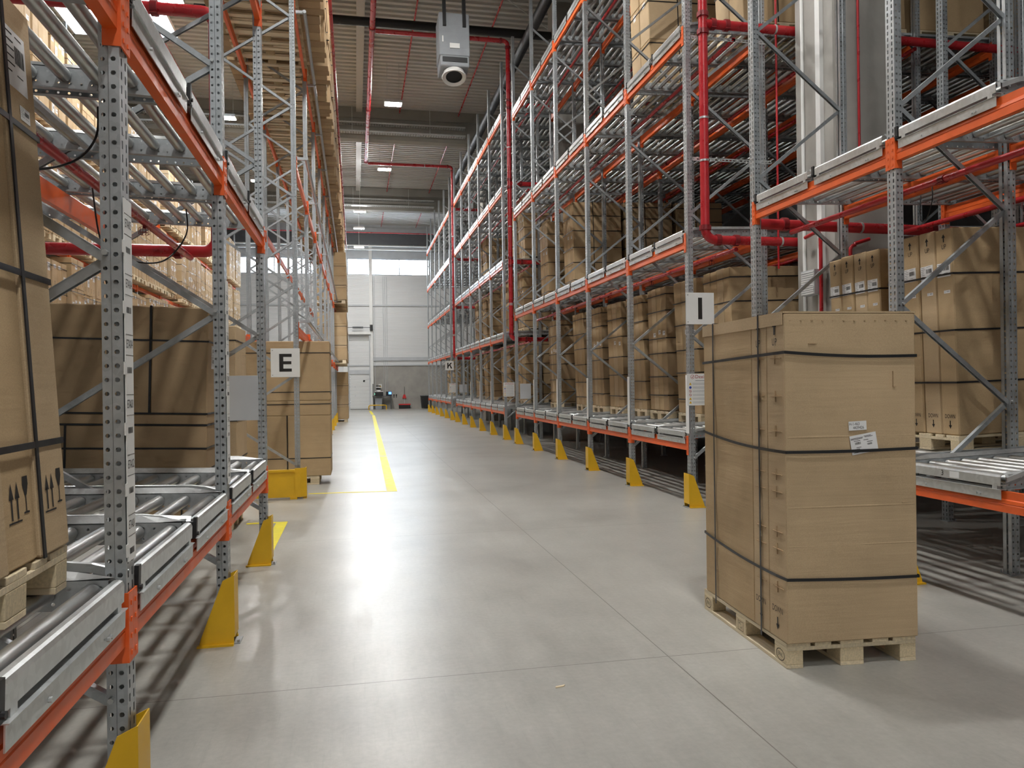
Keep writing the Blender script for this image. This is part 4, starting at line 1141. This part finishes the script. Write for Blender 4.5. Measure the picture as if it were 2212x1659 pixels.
pipe_thing('thin red drop pipe in front of the concrete column', [[(6.0, 8.1, 3.3), (5.8, 8.09, 3.24)] + elbow((5.9, 8.09, 3.22), (5.74, 8.09, 3.22), (5.74, 8.09, 3.0), .06) + [(5.74, 8.09, 2.2)]], (), (), .022)
pipe_thing('thin red vertical pipe behind a rack post on the shaded side of the concrete column', [[(5.9, 8.12, 3.9), (5.9, 8.12, 12.3)]], (), (), .015)
pipe_thing('thin red vertical pipe by the back post of the I-sign rack', [[(5.47, 9.2, 3.1), (5.47, 9.2, 12.3)]], (), (), .014)
# slotted support channels between the racks
for z, nm in ((4.45, 'lower'), (6.0, 'upper')):
    mb = MB().perf((4.24, 9.13, z), (0, 0, 1), (1, 0, 0), .04, 1.1, .05, [(.008, .032, 's', .007, .016)]).box(4.24, 5.34, 9.13, 9.17, z + .04, z + .043)
    o = link('slotted_channel', mb.mesh('slotted_channel', ['galvb'])); tag(o, f'{nm} slotted steel channel holding the riser by the I sign', 'bracket')

# ------------------------------------------------------------------ overhead fittings
def high_bay(label, x, y, z):
    o = thing('ceiling_lamp', label, 'lamp', (x, y, z), (0, 0, 0), 'ceiling lamps along the aisles')
    link('housing', MB().bbox(-.3, .3, -.22, .22, 0, .09, .01).mesh('housing', ['lgrey']), o)
    mb = MB()
    for i in (-1, 0, 1):
        for j in (-1, 1): mb.box(i * .185 - .07, i * .185 + .07, j * .1 - .07, j * .1 + .07, -.012, -.002)
    link('lens', mb.mesh('lens', ['lamp']), o)
    link('hanger_rod', MB().tube([(-.2, 0, .09), (-.2, 0, ZC - z)], .006, 6).tube([(.2, 0, .09), (.2, 0, ZC - z)], .006, 6).mesh('hanger_rod', ['galv']), o)
for y in (-5.5, 1.0, 7.4, 13.8, 26.2, 34.2): high_bay({26.2: 'bright square ceiling lamp over the aisle, nearer of the two in view', 34.2: 'bright square ceiling lamp over the aisle, farther of the two in view'}.get(y, 'bright square lamp above the near aisle, over the frame'), 1.37, y, 11.1)
for y in (12, 20, 28.5, 37): high_bay('bright square lamp over the second aisle behind the labelled roller rack', -4.3, y, 11.1)
for i, (x, y, z) in enumerate(((.33, 40, 10.5), (.31, 44.3, 10.5), (.32, 47.8, 10.05))):
    o = thing('batten_lamp', f'{("nearest", "middle", "farthest")[i]} of three small white strip lamps hanging at the far end', 'lamp', (x, y, z), (0, 0, 0), 'strip lamps at the far end')
    link('housing', MB().box(-.3, .3, -.08, .08, 0, .09).mesh('housing', ['white']), o); link('lens', MB().box(-.28, .28, -.07, .07, -.03, 0).mesh('lens', ['batten']), o)
    link('hanger_rod', MB().tube([(0, 0, .09), (0, 0, ZC - z)], .008, 6).mesh('hanger_rod', ['white']), o)
# hanging air heater
def heater():
    o = thing('air_heater', 'grey box-shaped air heater with round outlet hanging under the roof', 'heater', (2.45, 18.75, 9.25), (math.radians(-4), 0, 0))
    link('casing', MB().bbox(-.37, .37, -.35, .35, .28, 1.35, .02).box(-.372, .372, -.352, -.348, .86, .87).box(-.372, .372, -.352, -.348, .48, .485).mesh('casing', ['grey']), o)
    link('grille', MB().box(-.3, .3, -.365, -.35, .12, .24).mesh('grille', ['black']), o)
    link('hood', MB().bbox(-.35, .35, -.35, .35, .02, .28, .02).mesh('hood', ['grey']), o)
    mb = MB(); n = 28
    mb.tube([(0, -.05, .04), (0, -.12, -.16)], [.24, .27], n, 0, False); vs = []
    link('outlet', mb.tube([(0, -.115, -.14), (0, -.12, -.165)], [.30, .29], n, 0, False).tube([(0, -.12, -.165), (0, -.112, -.14)], [.29, .2], n, 0, False).tube([(0, -.1, -.10), (0, -.102, -.105)], .21, n, 1).mesh('outlet', ['white', 'black'], 40), o)
    link('hanger', MB().box(-.28, -.2, -.4, -.3, 1.0, 2.2).box(.2, .28, -.4, -.3, 1.0, 2.2).mesh('hanger', ['black']), o)
    link('control_box', MB().box(-.12, .12, -.375, -.35, .46, .58).box(-.3, -.27, -.37, -.35, .6, .75).mesh('control_box', ['white']), o)
heater()
def black_duct(label, pts, r_=.12):
    o = link('ventilation_duct', MB().tube(pts, r_, 14).mesh('ventilation_duct', ['black'], 50)); tag(o, label, 'duct')
black_duct('black insulated duct crossing the roof above the heater', [(-4, 21.35, 11.56), (5.6, 21.35, 11.56)])
black_duct('black insulated duct running along the roof above the right racks', [(4.75, 13, 11.05), (4.65, 36, 11.05)], .14)
for y, nm in ((30.35, 'near'), (42.75, 'far')):
    mb = MB()
    for zz in (11.42, 11.75):
        mb.perf((-10, y - .15, zz), (0, 1, 0), (1, 0, 0), .3, 14.4, .1, [(.03, .12, 's', .03, .03), (.16, .26, 's', .03, .03)]); mb.box(-10, 4.4, y - .15, y - .147, zz, zz + .06)
    for x in (-6, -3, 0, 3): mb.bar((x, y - .08, 11.4), (x, y - .08, 12.4), .02, .02)
    o = link('cable_tray', mb.mesh('cable_tray', ['galvb'])); tag(o, f'{nm} wire cable tray hanging in front of a roof beam', 'cable tray')
for i, z in enumerate((10.75, 11.0)):
    mb = MB().tube([(-9, YW - .5, z), (6, YW - .5, z)], .05, 8)
    for x in (-8, -5, -2, 1, 4): mb.bar((x, YW - .5, z), (x, YW - .26, z + .1), .03, .03)
    o = link('wall_pipe', mb.mesh('wall_pipe', ['white'], 50)); tag(o, f'{("lower", "upper")[i]} white pipe along the end wall above the windows', 'pipe')
for i, (p, q) in enumerate((((-4, 12.5, 12.2), (8, 24.5, 12.2)), ((8, 12.5, 12.16), (-4, 24.5, 12.16)), ((-4, 44.1, 12.2), (7, 52.4, 12.2)))):
    o = link('tie_rod', MB().tube([p, q], .016, 6).mesh('tie_rod', ['white'], 50)); tag(o, ('roof tie rod crossing toward the right racks', 'roof tie rod crossing toward the E-sign rack', 'roof tie rod in the farthest roof bay')[i], 'rod')

# ------------------------------------------------------------------ far end furniture
def workbench():
    o = thing('packing_table', 'small standing workstation table at the end wall', 'table', (1.75, YW - .5, 0))
    link('table_top', MB().box(-.65, .65, -.35, .35, .86, .9).mesh('table_top', ['steel']), o)
    for x in (-.6, .56):
        for y in (-.3, .26): link('leg', MB().box(x, x + .04, y, y + .04, 0, .86).mesh('leg', ['steel']), o)
    link('back_post', MB().box(-.62, -.58, .22, .26, .9, 1.72).mesh('back_post', ['black']), o)
workbench()
o = thing('label_printer', 'dark label printer on the workstation table', 'printer', (1.55, YW - .5, .901))
link('case', MB().bbox(-.28, .26, -.2, .2, 0, .27, .02).mesh('case', ['black']), o); link('lid', MB().bbox(-.28, .26, -.2, .2, .272, .31, .01).box(-.12, .1, -.1, .1, .31, .4).mesh('lid', ['paper']), o); link('status_light', MB().box(-.31, -.285, -.215, -.19, .1, .16).mesh('status_light', ['green']), o)
o = thing('tray_tower', 'striped tower of paper trays above the workstation table', 'tray', (1.52, YW - .16, 1.25))
for i in range(4): link('tray', MB().box(-.16, .14, -.1, .1, i * .1, i * .1 + .05).mesh('tray', ['paper' if i % 2 == 0 else 'black']), o)
o = thing('laptop', 'open laptop with a glowing blue screen on the workstation table', 'laptop', (2.2, YW - .45, .901))
link('screen', MB().box(-.19, .19, .1, .115, .02, .28).mesh('screen', ['black']), o); link('display', MB().box(-.02, .17, .096, .0995, .09, .25).mesh('display', ['screen']), o); link('base', MB().box(-.19, .19, -.15, .1, 0, .02).mesh('base', ['black']), o)
o = thing('waste_bin', 'grey plastic bin standing under the workstation table', 'bin', (1.5, YW - .5, 0))
link('body', MB().prism([(-.2, 0), (.2, 0), (.245, .72), (-.245, .72)], 'xz', -.17, .17).mesh('body', ['grey']), o); link('rim', MB().box(-.26, .26, -.19, .19, .72, .76).mesh('rim', ['grey']), o)
o = thing('wall_sign', 'white wall sign with a yellow warning triangle above the workstation', 'sign', (1.64, YW - .014, 1.55))
link('board', MB().box(-.11, .11, 0, .008, -.14, .14).mesh('board', ['white']), o); mb = MB(); tri(mb, 0, 0, .085, 0); link('triangle', mb.mesh('triangle', ['yellow']), o)
o = thing('hand_broom', 'red dustpan brush hanging on the concrete wall', 'brush', (3.26, YW - .05, .7))
link('brush_head', MB().prism([(-.14, 0), (.14, 0), (.06, .26), (-.06, .26)], 'xz', -.03, .03).mesh('brush_head', ['redp']), o); link('handle', MB().box(-.012, .012, -.012, .012, .26, .8).mesh('handle', ['steel']), o)
o = thing('push_broom', 'wide red broom leaning under the hanging brush', 'broom', (3.26, YW - .15, .17))
link('broom_head', MB().box(-.4, .4, -.04, .04, .08, .16).mesh('broom_head', ['redp']), o); link('bristle', MB().box(-.39, .39, -.03, .03, -.17, .08).mesh('bristle', ['black']), o); link('handle', MB().bar((0, 0, .16), (0, .1, .52), .025, .025).mesh('handle', ['lgrey']), o)
for i, x in enumerate((2.56, 2.72)):
    o = link('hand_tool', MB().box(x - .02, x + .02, YW - .04, YW - .005, .76, .9).tube([(x, YW - .02, .9), (x, YW - .02, .98)], .04, 8).mesh('hand_tool', ['black'])); tag(o, f'small black hand tool hanging on the concrete wall, {ORD[i]} from the workstation', 'tool')
o = thing('wheelie_bin', 'black wheeled rubbish bin against the concrete end wall', 'bin', (4.63, YW - .55, 0))
link('body', MB().prism([(-.24, .06), (.26, .06), (.32, .82), (-.3, .82)], 'xz', -.27, .27).mesh('body', ['black']), o); link('lid', MB().bbox(-.34, .35, -.31, .31, .82, .88, .02).mesh('lid', ['steel']), o)
for s in (-1, 1): link('wheel', MB().tube([(s * .2 - .02, .22, .09), (s * .2 + .02, .22, .09)], .09, 12).mesh('wheel', ['black']), o)
o = link('hoop_barrier', MB().tube([(.84, 51.4, 0), (.84, 51.4, .16)] + elbow((.84, 51.4, .1), (.84, 51.4, .3), (1.1, 51.4, .3), .1) + [(1.8, 51.4, .3)] + elbow((1.8, 51.4, .3), (1.98, 51.4, .3), (1.98, 51.4, .1), .1) + [(1.98, 51.4, 0)], .035, 10).mesh('hoop_barrier', ['yellow'], 50)); tag(o, 'low yellow hoop barrier on the floor before the workstation', 'barrier')
o = thing('door_motor', 'white door drive unit with springs above the sectional door', 'door drive', (.2, YW - .3, 5.1))
link('casing', MB().box(-.98, .85, -.1, .29, -.05, .12).mesh('casing', ['white']), o); link('shaft', MB().tube([(-.95, 0, .42), (.9, 0, .42)], .02, 8).tube([(-.35, 0, .42), (.35, 0, .42)], .06, 12).mesh('shaft', ['steel'], 50), o)
link('end_bracket', MB().box(.8, .98, -.05, .29, .2, .6).mesh('end_bracket', ['black']), o)
o = link('door_track', MB().box(.93, .99, YW - .3, YW - .24, 0, 5.0).box(-.45, -.39, YW - .3, YW - .24, 0, 5.0).mesh('door_track', ['lgrey'])); tag(o, 'grey vertical guide tracks beside the white door', 'track')
o = thing('swing_lamp', 'black-headed lamp on an arm beside the white door', 'lamp', (1.0, YW - .35, 2.05)); link('arm', MB().bar((0, 0, .05), (-.42, -.1, -.1), .03, .03).mesh('arm', ['lgrey']), o); link('head', MB().tube([(-.42, -.1, -.08), (-.45, -.12, -.2)], .06, 10).mesh('head', ['black']), o)
for i, x in enumerate((1.32, 1.9, 2.02, 2.14)):
    o = link('wall_conduit', MB().tube([(x, YW - .03, 1.0 if i else .9), (x, YW - .03, 9.0)], .014, 6).mesh('wall_conduit', ['lgrey'])); tag(o, f'thin grey conduit running up the end wall, {ORD[i]} from the door', 'conduit')
# small litter on the floor
o = link('wood_splinter', MB().prism([(-.03, -.004), (.02, -.008), (.035, .004), (-.02, .008)], 'xy', 0, .006).mesh('wood_splinter', ['wood']), None, (1.06, 4.02, .0005), (0, 0, .3)); tag(o, 'tiny pale wood splinter lying on the open aisle floor', 'litter')

# ------------------------------------------------------------------ light
w = bpy.data.worlds.new('sky'); S.world = w; w.use_nodes = True
bg = w.node_tree.nodes['Background']; bg.inputs[0].default_value = (.74, .87, 1, 1); bg.inputs[1].default_value = 30.0
S.view_settings.view_transform = 'Standard'; S.view_settings.look = 'None'; S.view_settings.gamma = 1; S.view_settings.exposure = 0
S.view_settings.use_curve_mapping = False
S.cycles.max_bounces = 6; S.cycles.diffuse_bounces = 3; S.cycles.glossy_bounces = 2; S.cycles.use_adaptive_sampling = True; S.cycles.adaptive_threshold = .05; S.cycles.adaptive_min_samples = 24; S.cycles.transparent_max_bounces = 6
S.cycles.sample_clamp_indirect = 6
print('objects', len(bpy.data.objects))
